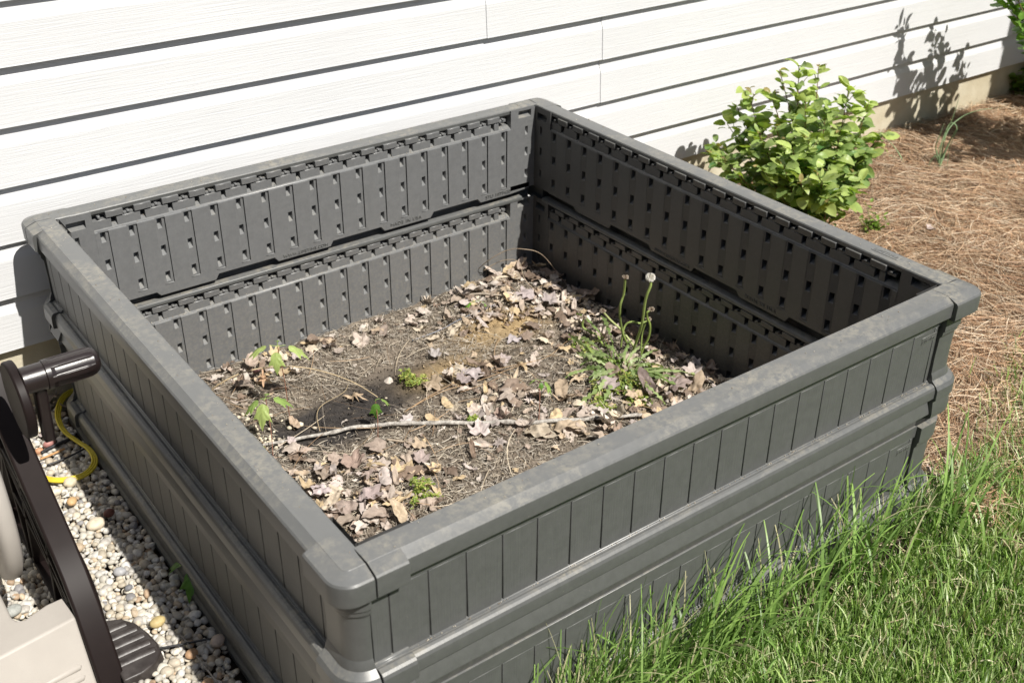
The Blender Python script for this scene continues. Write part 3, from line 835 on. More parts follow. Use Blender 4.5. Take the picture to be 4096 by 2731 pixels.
for i in range(k):
    v, f = tmpl[r.integers(len(tmpl))]
    s = r.uniform(0.005, 0.014) if r.random() < 0.62 else r.uniform(0.014, 0.034)
    m = rotm(r.normal(0, 0.22), r.normal(0, 0.22), r.random()*6.28)
    vv = (v*s) @ m.T
    base = float(soil_z(ax[i], ay[i])) + 0.004 + 0.013*r.random()*float(leaf_cover(ax[i:i+1], ay[i:i+1])[0])
    vv = vv + np.array([ax[i], ay[i], base + 0.2*s])
    vv[:, 0] = np.clip(vv[:, 0], -0.5520, 0.5520); vv[:, 1] = np.clip(vv[:, 1], -0.5520, 0.5520)
    Vs.append(vv); Fs.append(f+off); off += len(vv)
    c = np.array(DEAD[r.integers(len(DEAD))])*r.uniform(0.8, 1.3)*np.array([1.0, 1.01, .98])
    Cs.append(np.repeat(c[None], len(vv), 0))
tag(np_mesh('leaf_litter', np.vstack(Vs), np.vstack(Fs), M['deadleaf'], col=np.vstack(Cs)), 'crumbled layer of small dead brown and grey leaves over the soil of the bed', 'leaf litter', kind='stuff')

# the leaves one can pick out
LV = [
 ('oak', 985, 692, .050, (0.50,0.41,0.31), .9, .5, -35, 60, 'large pale curled dead leaf propped against the sunny back panel of the bed'),
 ('maple', 1182, 781, .029, (0.42,0.36,0.36), .25, .1, 5, 200, 'flat greyish lilac maple leaf alone on the bare sandy soil'),
 ('maple', 1000, 820, .024, (0.36,0.32,0.30), .7, .3, 10, 80, 'small crumpled grey leaf left of the middle leaf cluster'),
 ('maple', 1085, 862, .036, (0.40,0.33,0.32), .5, .2, 12, 250, 'mauve maple leaf on top of the cluster in the middle of the bed'),
 ('maple', 1062, 885, .030, (0.27,0.21,0.20), .3, .5, -14, 10, 'dark purplish leaf at the lower left of the middle leaf cluster'),
 ('maple', 1160, 832, .032, (0.43,0.34,0.31), .3, .1, 8, 120, 'broad pinkish brown maple leaf just below the lone lilac one'),
 ('oak', 1178, 888, .042, (0.47,0.35,0.21), .4, .4, 16, 35, 'tan pointed oak leaf lying between the middle cluster and the dandelion'),
 ('oak', 812, 912, .038, (0.43,0.30,0.17), .4, .3, 12, 300, 'tan lobed leaf under the end of the arching dry stem'),
 ('ovate', 677, 975, .020, (0.42,0.29,0.18), .5, .2, 8, 90, 'small tan oval leaf on the black soil above the stick'),
 ('maple', 670, 1018, .016, (0.42,0.34,0.32), .3, .5, 25, 90, 'tiny folded pinkish leaf hanging below the left end of the stick'),
 ('maple', 1102, 1000, .036, (0.46,0.38,0.35), .3, .2, 6, 60, 'pinkish grey maple leaf just below the middle of the stick'),
 ('ovate', 1305, 992, .034, (0.46,0.34,0.21), .5, .6, 15, 320, 'big folded golden tan leaf below the right half of the stick'),
 ('oak', 1298, 925, .042, (0.36,0.25,0.15), .5, .5, 20, 300, 'brown spiky oak leaf arched just above the right half of the stick'),
 ('maple', 1180, 918, .036, (0.37,0.29,0.23), .3, .3, 12, 170, 'dull brown maple leaf above the middle of the stick'),
 ('maple', 942, 968, .024, (0.44,0.38,0.36), .2, .2, 10, 170, 'pale mauve maple leaf touching the top of the stick'),
 ('maple', 742, 1135, .031, (0.45,0.36,0.35), .3, .3, 12, 200, 'pale mauve maple leaf beside the left rail, nearest corner heap'),
 ('ovate', 762, 1166, .024, (0.46,0.36,0.24), .3, .3, 8, 20, 'buff oval leaf under the mauve maple leaf beside the left rail'),
 ('ovate', 918, 1194, .026, (0.47,0.35,0.21), .4, .7, 50, 95, 'upright rolled tan leaf against the near right rail'),
 ('maple', 812, 1078, .038, (0.30,0.20,0.15), .5, .3, 14, 40, 'dark brown maple leaf at the top of the near corner heap'),
 ('oak', 850, 1105, .034, (0.30,0.22,0.18), .5, .4, 30, 230, 'greyish brown curled leaf in the middle of the near corner heap'),
 ('maple', 968, 1062, .028, (0.33,0.25,0.22), .4, .3, 12, 60, 'brown maple leaf alone on the matted needles near the front rail'),
 ('maple', 800, 1180, .038, (0.34,0.25,0.20), .4, .2, 8, 110, 'flat brown leaf in the tip of the near corner of the bed'),
 ('maple', 845, 1150, .040, (0.37,0.28,0.26), .4, .2, 14, 300, 'large purplish brown maple leaf right of centre in the near corner heap'),
 ('maple', 1215, 690, .038, (0.37,0.30,0.29), .4, .3, 12, 150, 'mauve maple leaf near the back corner at the edge of the shade'),
 ('maple', 1262, 706, .034, (0.38,0.31,0.29), .3, .3, 8, 30, 'mauve maple leaf nearest the dark right panel at the edge of the shade'),
 ('oak', 1140, 655, .036, (0.47,0.38,0.26), .5, .4, 12, 350, 'pale tan leaf lying in front of the back corner'),
 ('lance', 1110, 676, .048, (0.44,0.37,0.31), .2, .9, 6, 175, 'long rolled grey leaf like a tube under the back panel'),
 ('maple', 1392, 905, .036, (0.32,0.25,0.23), .5, .5, 25, 10, 'dark mauve leaf standing left of the small yellow green weeds'),
 ('ovate', 1480, 905, .032, (0.21,0.15,0.13), .4, .8, 60, 100, 'very dark folded leaf standing between the yellow green weeds'),
 ('maple', 1548, 905, .040, (0.30,0.22,0.19), .5, .4, 22, 330, 'curled brown leaf against the front rail right of the weeds'),
 ('maple', 1590, 880, .036, (0.42,0.34,0.30), .5, .3, 14, 60, 'pinkish tan leaf at the front rail by the edge of the shade'),
 ('oak', 1330, 873, .044, (0.45,0.33,0.20), .4, .4, 18, 200, 'large tan leaf just left of the dandelion roots'),
 ('oak', 606, 885, .026, (0.47,0.27,0.13), .5, .8, 70, 60, 'upright orange brown leaf under the arching dry stem'),
 ('maple', 590, 868, .018, (0.45,0.22,0.24), .4, .7, 60, 250, 'small pink red leaf beside the upright orange brown one'),
 ('maple', 1150, 965, .026, (0.29,0.19,0.14), .5, .4, 14, 20, 'rusty brown leaf curled just under the brown maple leaf and above the stick'),
 ('oak', 1118, 625, .040, (0.34,0.27,0.20), .8, .8, 70, 80, 'twisted brown leaf standing up against the panel in the back corner'),
]
for i, (kind, u, v_, s, c, curl, fold, tilt, az, label) in enumerate(LV):
    rr = np.random.default_rng(100+i)
    p = gz(u, v_, -0.41); p.z = float(soil_z(p.x, p.y)) + 0.010 + 0.012*float(leaf_cover(np.array([p.x]), np.array([p.y]))[0])
    if tilt > 20: p.z += s*0.4*math.sin(math.radians(tilt))
    mv, mf = leaf_mesh_np(kind, s, curl*(-0.6 if i % 2 else 0.6), fold*0.6, 0.09, rr, 56, 5)
    g_ = sum(c)/3; col = (np.array(c)*0.72 + g_*0.28)*(1.0+0.2*rr.random()); vein = np.abs(mv[:, 1]) < s*0.04
    cl = np.repeat(col[None], len(mv), 0); cl[vein] *= 1.15
    o = np_mesh('fallen_leaf', mv, mf, M['deadleaf'], col=cl, smooth=True)
    o.location = p; o.rotation_euler = Euler((rr.normal(0, .12), -math.radians(tilt)*0.8, math.radians(az)), 'XYZ')
    tag(o, label, 'leaf', 'dead leaves one can pick out on the soil of the bed')

# ---------------------------------------------------------------- stick, dry stems, string
def smooth_path(pts, n=6):
    pts = [Vector(p) for p in pts]; out = []
    P4 = [pts[0]] + pts + [pts[-1]]
    for i in range(1, len(P4)-2):
        for j in range(n):
            t = j/n; a, b, c, d = P4[i-1], P4[i], P4[i+1], P4[i+2]
            out.append(0.5*((2*b) + (-a+c)*t + (2*a-5*b+4*c-d)*t*t + (-a+3*b-3*c+d)*t**3))
    out.append(pts[-1]); return out

def floor_pts(uvh):
    res = []
    for u, v_, h in uvh:
        p = gz(u, v_, -0.41+h); z = float(soil_z(p.x, p.y)); res.append(gz(u, v_, z+h))
    return res
sp = smooth_path(floor_pts([(600,1024,.008),(655,1013,.010),(720,1000,.013),(800,985,.014),(860,976,.013),(950,971,.014),(1040,972,.013),(1130,969,.014),(1220,970,.014),(1300,964,.013),(1370,959,.012),(1430,956,.014),(1480,952,.014)]), 5)
rad = [0.0023 + 0.0021*math.sin(min(1, (i+8)/len(sp))*math.pi*0.75) + 0.0004*math.sin(i*1.9) + random.uniform(-.0004, .0004) + (0.0011 if i in (13, 24, 37, 49) else 0) for i in range(len(sp))]
mb = MB(); mb.tube([p + Vector((random.uniform(-.0008, .0008), 0.0014*math.sin(i*0.5), 0.0012*math.sin(i*0.9))) for i, p in enumerate(sp)], rad, 9)
for (i, du) in ((22, (0.012, -0.010)), (40, (0.010, 0.012))):
    mb.tube([sp[i], sp[i]+Vector((du[0]*.6, du[1]*.6, 0.005)), sp[i]+Vector((du[0], du[1], 0.006))], [0.0022, 0.0016, 0.0010], 6)
tag(mb.build('stick', M['stick'], smooth=True), 'long weathered grey stick lying across the soil near the front of the bed', 'stick')

def strand(name, uvh, r_, col, label, cat, mat='stem', group=None):
    mb = MB(); pts = smooth_path(floor_pts(uvh), 6)
    n_ = len(pts); mb.tube(pts, [r_*(1-0.45*i/n_) for i in range(n_)], 6, col=col)
    return tag(mb.build(name, M[mat], smooth=True), label, cat, group)
strand('dried_grass', [(478,902,.015),(510,878,.045),(560,855,.065),(620,843,.07),(690,843,.062),(760,858,.045),(820,882,.025),(868,912,.006)], .0015, (0.56,0.44,0.27), 'long pale dry grass stem arching over the left side of the soil', 'stem')
strand('dried_grass', [(735,990,.010),(728,955,.012),(740,930,.014),(790,900,.02),(800,880,.018)], .0008, (0.46,0.36,0.22), 'thin looped tan stem on the black soil left of the middle', 'stem')
strand('dry_vine', [(1098,618,.03),(1125,596,.07),(1165,575,.10),(1200,572,.11),(1245,585,.09),(1290,640,.02)], .0011, (0.40,0.31,0.22), 'thin dry vine arching over the back corner of the bed', 'stem')
strand('dry_vine', [(1110,622,.03),(1150,600,.06),(1190,600,.07),(1205,640,.05),(1235,670,.02),(1270,680,.008),(1340,668,.008)], .0010, (0.44,0.35,0.25), 'second dry vine curling down from the back panel to the shaded litter', 'stem')
strand('string', [(985,800,.004),(1040,780,.006),(1110,757,.007),(1170,732,.007),(1230,712,.008)] if False else [(1000,798,.003),(1062,772,.006),(1120,752,.007),(1000+0,0,0)][:3] + [(1180,730,.007),(1240,712,.007)], .0010, (1,1,1), 'thin blue grey string lying across the bare soil', 'string', 'string') if False else None
sp_ = [(649.0+1050*0, 0)]
strand('string', [(1107,748,.004),(1150,738,.006),(1190,722,.007),(1240,705,.008),(1270,690,.009)], .0009, (1,1,1), 'x', 'string', 'string') if False else None
def r5(x, y, h): return ((1350+x/1.68)/S235, (900+y/1.68)/S235, h)
strand('string', [r5(500,775,.003), r5(600,740,.006), r5(700,700,.007), r5(800,645,.008), r5(900,600,.008), r5(1000,560,.009), r5(1095,520,.011)], .0010, (1,1,1), 'thin blue grey string lying across the soil in front of the back panel', 'string', 'string')
strand('needle_bundle', [r5(450,1255,.006), r5(650,1130,.009), r5(900,1010,.012), r5(1150,950,.013), r5(1400,890,.013), r5(1530,790,.015), r5(1680,680,.016)], .0008, (0.42,0.28,0.16), 'long brown pine needle strand running from the middle of the soil to the dandelion', 'stem')
strand('needle_bundle', [r5(470,1240,.006), r5(700,1120,.010), r5(960,1040,.013), r5(1230,940,.014), r5(1300,915,.014)], .0008, (0.45,0.30,0.17), 'shorter brown pine needle strand beside the long one', 'stem')
strand('twig', [r5(870,470,.010), r5(960,462,.014), r5(1040,468,.014), r5(1100,470,.010)], .0032, (0.40,0.34,0.27), 'short thick grey twig lying in front of the back panel', 'twig')
strand('twig', [r5(330,1440,.008), r5(450,1455,.010), r5(560,1475,.010), r5(640,1480,.007)], .0024, (0.45,0.37,0.28), 'short tan twig on the matted needles below the stick', 'twig')

# small pale pebbles and shell bits on the soil
def lump(r, s, sq=(1, 1, .7), sub=2):
    bm = bmesh.new(); bmesh.ops.create_icosphere(bm, subdivisions=sub, radius=1)
    v = np.array([q.co[:] for q in bm.verts]); f = np.array([[q.index for q in fc.verts] for fc in bm.faces]); bm.free()
    a = r.normal(0, 1, (3, 3)); 
    d = 1 + 0.09*np.sin(v @ a[0]*1.0 + r.random()*6) + 0.05*np.sin(v @ a[1]*1.5 + r.random()*6)
    return v*d[:, None]*np.array(sq)*s, f
r = np.random.default_rng(5)
Vs, Fs, Cs = [], [], []; off = 0
cA = gz(600, 990, -0.41)
for i in range(86):
    if i < 66: x, y = cA.x + r.normal(0, .030), cA.y + r.normal(0, .045)
    else: x, y = r.uniform(-.4, .4), r.uniform(-.4, .45)
    if abs(x) > .54: continue
    v, f = lump(r, r.uniform(.0022, .0075) if i < 66 else r.uniform(.0015, .0035), (1, r.uniform(.5, .9), r.uniform(.4, .8)), 1)
    Vs.append(v @ rotm(0, 0, r.random()*6).T + np.array([x, y, float(soil_z(x, y))+.005])); Fs.append(f+off); off += len(v)
    Cs.append(np.repeat((np.array([.68, .60, .46])*r.uniform(.7, 1.05))[None], len(v), 0))
tag(np_mesh('shell_bits', np.vstack(Vs), np.vstack(Fs), M['pebble'], col=np.vstack(Cs), smooth=True), 'small cream shell and stone bits strewn on the soil near the left rail', 'gravel', kind='stuff')

# ---------------------------------------------------------------- plants in the bed
def add_leaf(mb_arr, kind, size, pos, direction, normal_up, r, col, curl=0.2, fold=0.25, crumple=0.02, K=28, rings=3, bend=-0.3):
    v, f = leaf_mesh_np(kind, size, curl, fold, crumple, r, K, rings, bend)
    v[:, 0] += size*0.55
    d = Vector(direction).normalized(); nrm = Vector(normal_up)
    nrm = (nrm - d*nrm.dot(d))
    if nrm.length < 1e-4: nrm = d.orthogonal()
    nrm.normalize(); b = nrm.cross(d)
    R_ = np.array([d[:], b[:], nrm[:]])
    v = v @ R_ + np.array(pos)
    mb_arr.append((v, f, np.repeat(np.array(col)[None], len(v), 0)))

def flush(arr, name, mat, smooth=True, parent=None):
    Vs, Fs, Cs = [], [], []; off = 0
    for v, f, c in arr:
        Vs.append(v); Fs.append(f+off); Cs.append(c); off += len(v)
    o = np_mesh(name, np.vstack(Vs), np.vstack(Fs), mat, col=np.vstack(Cs), smooth=smooth)
    if parent: child_mesh(o, parent)
    return o

def tube_np(pts, r_, n_=6, col=(1, 1, 1)):
    mb = MB(); mb.tube(pts, r_, n_, cap=False)
    q = np.array(mb.f); tri = np.vstack([q[:, [0, 1, 2]], q[:, [0, 2, 3]]])
    return (np.array([tuple(p) for p in mb.v]), tri, np.repeat(np.array(col)[None], len(mb.v), 0))

def maple_seedling(base_uv, top_uv, h, leaves, label, sz=0.030, stemc=(0.20,0.085,0.05), zf=None, cols=(0.20,0.34,0.06)):
    """stem from the soil to a node; drooping three-lobed leaves"""
    b = gz(*base_uv, -0.41)
    b.z = float(soil_z(b.x, b.y)) if zf is None else zf
    b = gz(*base_uv, b.z)
    # node at height h above the base on the viewing ray of top_uv
    t = gz(*top_uv, b.z + h)
    e = empty('maple_seedling', b, label, 'seedling')
    mid = (b+t)/2 + Vector((0.004, 0.003, 0))
    st = flush([tube_np(smooth_path([b - Vector((0,0,.004)), mid, t], 5), 0.0009, 6, stemc)], 'stem', M['stem'], parent=e)
    for i, (az, dr, s, c) in enumerate(leaves):
        rr = np.random.default_rng(int(abs(h*1e4)) + i)
        d = Vector((math.cos(az), math.sin(az), 0.15)); p1 = t + d.normalized()*sz*0.55
        arr = [tube_np([t, t + d*sz*.3, p1], 0.0007, 5, c)]
        dd = Vector((math.cos(az)*math.cos(dr), math.sin(az)*math.cos(dr), -math.sin(dr)))
        nn = Vector((math.cos(az)*math.sin(dr), math.sin(az)*math.sin(dr), math.cos(dr)))
        add_leaf(arr, 'trifid', s*0.98, p1, dd, nn, rr, c, curl=-0.15, fold=-0.16, K=48, rings=4, bend=-0.2, crumple=0.015)
        flush(arr, 'leaf', M['leaf'], parent=e)
    return e
yg = (0.42, 0.52, 0.18); mg = (0.27, 0.39, 0.11); dg = (0.11, 0.24, 0.04)
maple_seedling((666,965), (637,795), 0.145, [(2.55, 0.40, 0.036, yg), (-0.60, 0.45, 0.035, yg), (4.1, 1.10, 0.032, yg), (1.1, .4, .014, mg)], 'tallest maple seedling with light green drooping leaves by the sunny back panel')
maple_seedling((628,1060), (610,915), 0.085, [(2.9, 0.55, 0.030, mg), (-0.5, 0.35, 0.030, mg), (3.9, 0.95, 0.036, yg), (1.0, .3, .014, mg)], 'maple seedling with jagged drooping leaves nearest the left rail', 0.018)
maple_seedling((868,1012), (862,918), 0.060, [(4.2, 1.35, 0.025, dg), (-0.3, 0.6, 0.019, mg)], 'small two leaved maple seedling beside the middle of the stick', 0.016)
maple_seedling((1236,985), (1240,873), 0.060, [(2.2, 0.6, 0.015, mg), (-0.8, 0.9, 0.025, mg), (4.3, 1.0, .012, dg)], 'thin seedling with one glossy folded leaf in the middle right of the bed', 0.014)
maple_seedling((1092,706), (1093,692), 0.020, [(2.9, 0.5, 0.017, (0.20,0.42,0.06)), (-0.4, 0.6, 0.019, (0.20,0.42,0.06))], 'low seedling with two bright green leaves in front of the back panel', 0.016)
maple_seedling((602,1040), (600,1020), 0.012, [(2.6, 0.6, 0.012, yg), (4.6, 0.9, 0.012, yg)], 'tiny pale green seedling at the left end of the stick', 0.008)

# chickweed clumps
def weed_clump(uv, spread, nst, leafs, label, seed, col=((0.30,0.38,0.09), (0.22,0.32,0.06), (0.42,0.42,0.12)), h=0.02):
    b = gz(*uv, -0.41); b.z = float(soil_z(b.x, b.y)); b = gz(*uv, b.z)
    e = empty('chickweed', b, label, 'weed'); rr = np.random.default_rng(seed)
    st, lf = [], []
    for i in range(nst):
        a = rr.random()*6.28; L = spread*(0.4+0.7*rr.random()); hh = h*(0.3+rr.random())
        o0 = Vector((rr.normal(0, spread*.15), rr.normal(0, spread*.15), 0.002))
        pts = smooth_path([b+o0, b+o0+Vector((math.cos(a)*L*.5, math.sin(a)*L*.5, hh)), b+o0+Vector((math.cos(a+.3)*L, math.sin(a+.3)*L, hh*0.6+0.004))], 4)
        st.append(tube_np(pts, 0.0006, 4, col[2]))
        for p in pts[1:]:
            for q in range(leafs):
                az = rr.random()*6.28
                add_leaf(lf, 'ovate', rr.uniform(0.0022, 0.0045), p + Vector((rr.normal(0,.002), rr.normal(0,.002), rr.normal(0,.001)+.001)), (math.cos(az), math.sin(az), rr.uniform(-.2, .7)), (rr.normal(0,.4), rr.normal(0,.4), 1), rr, np.array(col[rr.integers(3)])*rr.uniform(.8, 1.2), K=8, rings=1)
    flush(st, 'stems', M['stem'], parent=e); flush(lf, 'foliage', M['leaf'], parent=e)
weed_clump((945, 886), .034, 16, 3, 'small round tuft of yellow green weed on the dark soil in the middle', 31)
weed_clump((1400, 905), .036, 22, 3, 'tuft of fine green weed between the dandelion and the stick', 32)
weed_clump((1385, 940), .030, 18, 3, 'yellow green weed straggling over the right part of the stick', 33, h=.012)
weed_clump((1470, 925), .030, 16, 3, 'sprawling yellow green weed near the right end of the stick', 34, h=.012)
weed_clump((1440, 893), .045, 22, 3, 'bushy yellow green weed at the foot of the dandelion', 38, h=.03)
weed_clump((1088, 977), .013, 12, 3, 'tiny bright green weed tuft touching the underside of the stick', 35, h=.010)
weed_clump((962, 1152), .034, 16, 3, 'weed tuft against the near right rail beside the upright tan leaf', 36, h=.03)
weed_clump((1340, 800), .04, 10, 3, 'low weed sprigs among needles left of the dandelion', 37, h=.012)

# dandelion
db = gz(1430, 862, -0.41); db.z = float(soil_z(db.x, db.y)) + 0.004; db = gz(1430, 862, db.z)
dand = empty('dandelion', db, 'large dandelion gone to seed with tall bare stalks beside the dark right panel', 'dandelion')
rr = np.random.default_rng(77)
def runcinate(L, Wd, r):
    """jagged dandelion leaf, strip along +x"""
    nseg = 26; vs, fs = [], []
    for i in range(nseg+1):
        t = i/nseg
        env = (0.25 + 1.1*t)*(1 - t**6)
        saw = 0.18 + 1.0*(1-((t*7.5) % 1.0))**1.3
        w = Wd*env*saw
        z = 0.0
        vs += [(L*t, w, 0.004*math.sin(t*8)), (L*t + (0 if saw < .6 else -L*.02), 0, 0), (L*t, -w, 0.004*math.cos(t*7))]
    for i in range(nseg):
        a = i*3
        fs += [(a, a+3, a+4), (a, a+4, a+1), (a+1, a+4, a+5), (a+1, a+5, a+2)]
    v = np.array(vs); v[:, 2] += 0.02*np.sin(np.clip(v[:, 0]/L, 0, 1)*math.pi) 
    return v, np.array(fs)
tips = [(1345,930),(1385,880),(1330,810),(1410,945),(1500,930),(1290,845),(1360,760),(1400,800),(1470,860),(1540,890),(1590,865),(1350,870),(1350,790),(1378,905),(1425,915),(1480,890),(1520,860),(1575,880),(1350,830),(1305,810),(1450,800),(1520,815),(1395,945),(1335,740),(1300,778),(1320,900),(1345,915),(1400,930),(1500,900),(1560,905),(1545,835),(1500,800),(1330,855),(1640,890),(1365,880),(1460,910),(1310,840),(1540,870),(1380,760),(1290,870),(1480,815),(1600,845)]
for i, (u, v_) in enumerate(tips):
    tp = gz(u, v_, db.z + 0.01); d = tp - db; L = min(0.19, max(0.05, d.length))*rr.uniform(.45, 1.0); az = math.atan2(d.y, d.x)
    v, f = runcinate(L, 0.0062 + .002*rr.random(), rr)
    c = np.array([(0.26,0.34,0.13),(0.36,0.44,0.20),(0.20,0.28,0.10)][i % 3])*rr.uniform(.85, 1.15)
    v = v @ rotm(rr.normal(0, .5), -rr.uniform(-0.03, .16), az + rr.normal(0, .12)).T + np.array(db) + np.array([d.x*rr.uniform(0, .35), d.y*rr.uniform(0, .35), .007])
    o = np_mesh('leaf', v, f, M['leaf'], col=np.repeat(c[None], len(v), 0), smooth=True); child_mesh(o, dand)
def stalk(uvh, r0, col, head=None):
    """points given in the photo with their height above the soil"""
    pts = [gz(u, v_, db.z + h) for u, v_, h in uvh]
    o = flush([tube_np(smooth_path(pts, 6), r0, 8, col)], 'stalk', M['stem'], parent=dand)
    if head:
        t = pts[-1]; hv = []
        if head == 'fluff':
            v, f = lump(rr, 0.0052, (1, 1, .85), 2); hv.append((v+np.array(t)+np.array([0,0,.003]), f, np.repeat([[.62,.58,.50]], len(v), 0)))
            for q in range(520):
                dn = Vector(rr.normal(0, 1, 3)); dn.z = dn.z*0.8 + 0.1; dn.normalize()
                c0 = t + Vector((0,0,.003)) + dn*0.0045; c1 = t + Vector((0,0,.003)) + dn*rr.uniform(.0085, .0108); sd_ = dn.orthogonal()*0.00055
                hv.append((np.array([c0+sd_*.3, c0-sd_*.3, c1-sd_*1.6, c1+sd_*1.6]), np.array([(0,1,2),(0,2,3)]), np.repeat([[.82,.80,.74]], 4, 0)))
        else:
            v, f = lump(rr, 0.0046, (.85, .85, 1.05), 2); hv.append((v+np.array(t), f, np.repeat([[.20,.14,.09]], len(v), 0)))
            for q in range(70):
                dn = Vector((rr.normal(0, .7), rr.normal(0, .7), abs(rr.normal(0.5, .6)))).normalized()
                c0 = t + dn*0.003; c1 = t + dn*rr.uniform(.006, .0082); sd_ = dn.orthogonal()*0.0009
                hv.append((np.array([c0+sd_, c0-sd_, c1-sd_, c1+sd_]), np.array([(0,1,2),(0,2,3)]), np.repeat([[.45,.38,.30]], 4, 0)))
        child_mesh(flush(hv, 'seed_head', M['fluff'], parent=None), dand)
def r7d(x, y, h): return ((2300+x/2.613)/S235, (1050+y/2.613)/S235, h)
gr = (0.27, 0.35, 0.10); gr2 = (0.22, 0.29, 0.07); pg = (0.42, 0.46, 0.20)
stalk([r7d(600,940,.006), r7d(650,800,.05), r7d(700,640,.10), r7d(730,430,.155), r7d(755,330,.18), r7d(790,240,.20), r7d(787,170,.215)], .0030, gr, 'fluff')
stalk([r7d(560,870,.006), r7d(520,790,.03), r7d(490,700,.055), r7d(470,560,.10), r7d(475,440,.135), r7d(510,330,.16), r7d(525,160,.205)], .0026, gr, 'dry')
stalk([r7d(620,880,.006), r7d(540,770,.022), r7d(470,690,.036), r7d(370,600,.056), r7d(290,510,.08)], .0024, pg, 'dry')
stalk([r7d(690,960,.006), r7d(720,880,.025), r7d(770,780,.05), r7d(785,660,.08), r7d(755,570,.10), r7d(755,520,.115), r7d(797,495,.118)], .0024, gr2, 'dry')
stalk([r7d(480,880,.006), r7d(500,730,.045), r7d(530,650,.062), r7d(590,620,.07), r7d(690,635,.066), r7d(765,600,.072)], .0022, gr, 'dry')
stalk([r7d(560,990,.006), r7d(470,1030,.010), r7d(370,1025,.013), r7d(250,995,.018), r7d(175,940,.026), r7d(120,865,.03)], .0030, gr2)
stalk([r7d(290,860,.008), r7d(230,760,.016), r7d(150,720,.024), r7d(80,670,.032), r7d(90,580,.055)], .0024, gr, 'dry')
stalk([r7d(690,960,.006), r7d(700,760,.05), r7d(735,640,.082)], .0018, gr)
stalk([r7d(600,960,.008), r7d(480,1020,.012), r7d(455,1150,.004)], .0024, gr2)
stalk([r7d(540,980,.010), r7d(545,1050,.010), r7d(565,1120,.004)], .0026, (0.30,0.26,0.10))
stalk([r7d(710,1020,.010), r7d(770,1050,.018), r7d(770,1110,.010), r7d(700,1125,.006)], .0022, (0.30,0.29,0.10))

# ---------------------------------------------------------------- pebbles
GP = -0.447
def pebble_set(name, pts, sizes, cols, seedv, squash=True):
    r = np.random.default_rng(seedv)
    bases = [lump(r, 1.0, (1, 1, 1), 2) for _ in range(14)]
    bases2 = bases
    Vs, Fs, Cs = [], [], []; off = 0
    for (x, y, z), s, c in zip(pts, sizes, cols):
        v, f = (bases2 if s > 0.0062 else bases)[r.integers(8)]
        sq = np.array([1.0, r.uniform(.65, .95), r.uniform(.50, .80)])*s
        vv = (v*sq) @ rotm(r.normal(0, .3), r.normal(0, .3), r.random()*6.28).T + np.array([x, y, z])
        Vs.append(vv); Fs.append(f+off); off += len(vv); Cs.append(np.repeat(c[None], len(vv), 0))
    return np_mesh(name, np.vstack(Vs), np.vstack(Fs), M['pebble'], col=np.vstack(Cs), smooth=True)
r = np.random.default_rng(9)
pts, sizes, cols = [], [], []
PAL = np.array([(.66,.62,.54),(.72,.69,.63),(.60,.53,.42),(.70,.65,.55),(.52,.46,.36),(.45,.42,.38),(.62,.50,.36),(.30,.29,.29),(.50,.36,.24),(.74,.72,.68)])
PW = np.array([.2,.2,.13,.16,.07,.06,.06,.025,.03,.065]); PW = PW/PW.sum()
for layer in range(2):
    stp = 0.0106
    for gx_ in np.arange(-1.15, -0.612, stp):
        for gy_ in np.arange(-0.95, 0.73, stp):
            x, y = gx_ + r.uniform(-.6, .6)*stp, gy_ + r.uniform(-.6, .6)*stp
            if y > wall_y(x)+.01: continue
            # thins out to black soil along the near part of the bed
            fr = 1.0
            if y < -0.1: fr = 1 - np.clip((x + 0.615 + 0.045 + 0.06*np.clip(-y-.1, 0, 1))/0.05, 0, 1)*np.clip((-y-.05)*3.0, 0, .97)
            if y > .45: fr *= 0.8
            if r.random() > fr: continue
            if layer == 1 and r.random() < .12: continue
            s = r.uniform(.0046, .0078) if r.random() < .84 else r.uniform(.0078, .0112)
            pts.append((x, y, GP - .004 + layer*.0065 + r.uniform(-.001, .002))); sizes.append(s)
            cols.append(PAL[r.choice(10, p=PW)]*r.uniform(.62, .92))
tag(pebble_set('gravel', pts, sizes, cols, 4), 'loose white and cream river pebbles filling the strip between the reel and the bed', 'gravel', kind='stuff')
def bigstone(uv, s, sq, c, rz, label):
    p = gz(*uv, GP+.012); rr2 = np.random.default_rng(int(uv[0]*3+uv[1])); v, f = lump(rr2, s, sq, 3)
    o = np_mesh('pebble', v, f, M['pebble'], col=np.repeat(np.array(c)[None], len(v), 0), smooth=True)
    o.location = p; o.rotation_euler = (0.05, 0.05, rz); tag(o, label, 'stone', 'larger stones lying on the white gravel')
bigstone((222, 1203), .0185, (1, .78, .6), (.60,.52,.40), .3, 'largest cream pebble at the edge of the sunlit gravel')
bigstone((165, 1151), .0105, (1, .8, .7), (.52,.34,.17), .9, 'orange brown pebble left above the largest cream one')
bigstone((128, 1130), .0125, (1, .6, .6), (.62,.54,.42), .1, 'flat oval sand coloured pebble below the yellow cord')
bigstone((161, 1107), .0120, (1, .9, .7), (.55,.48,.35), .4, 'olive tan pebble half in the shade beside the cord')
bigstone((113, 1018), .0120, (1, .8, .7), (.36,.17,.15), .2, 'dull red pebble inside the bend of the yellow cord')
bigstone((90, 1035), .0085, (1, .8, .7), (.50,.26,.15), .5, 'small orange red pebble beside the dull red one')
bigstone((250, 1178), .0100, (1, .7, .7), (.17,.07,.055), .2, 'dark red brown pebble in the shade of the bed')
bigstone((274, 1313), .0110, (1, .8, .7), (.36,.36,.37), -.3, 'grey white mottled pebble in the sunlit gravel')
bigstone((296, 1349), .0075, (1, .8, .7), (.16,.16,.17), .3, 'small dark grey pebble below the mottled one')
bigstone((363, 1427), .0125, (1, .7, .65), (.46,.36,.17), .2, 'olive yellow pebble behind the ribbed foot of the reel')
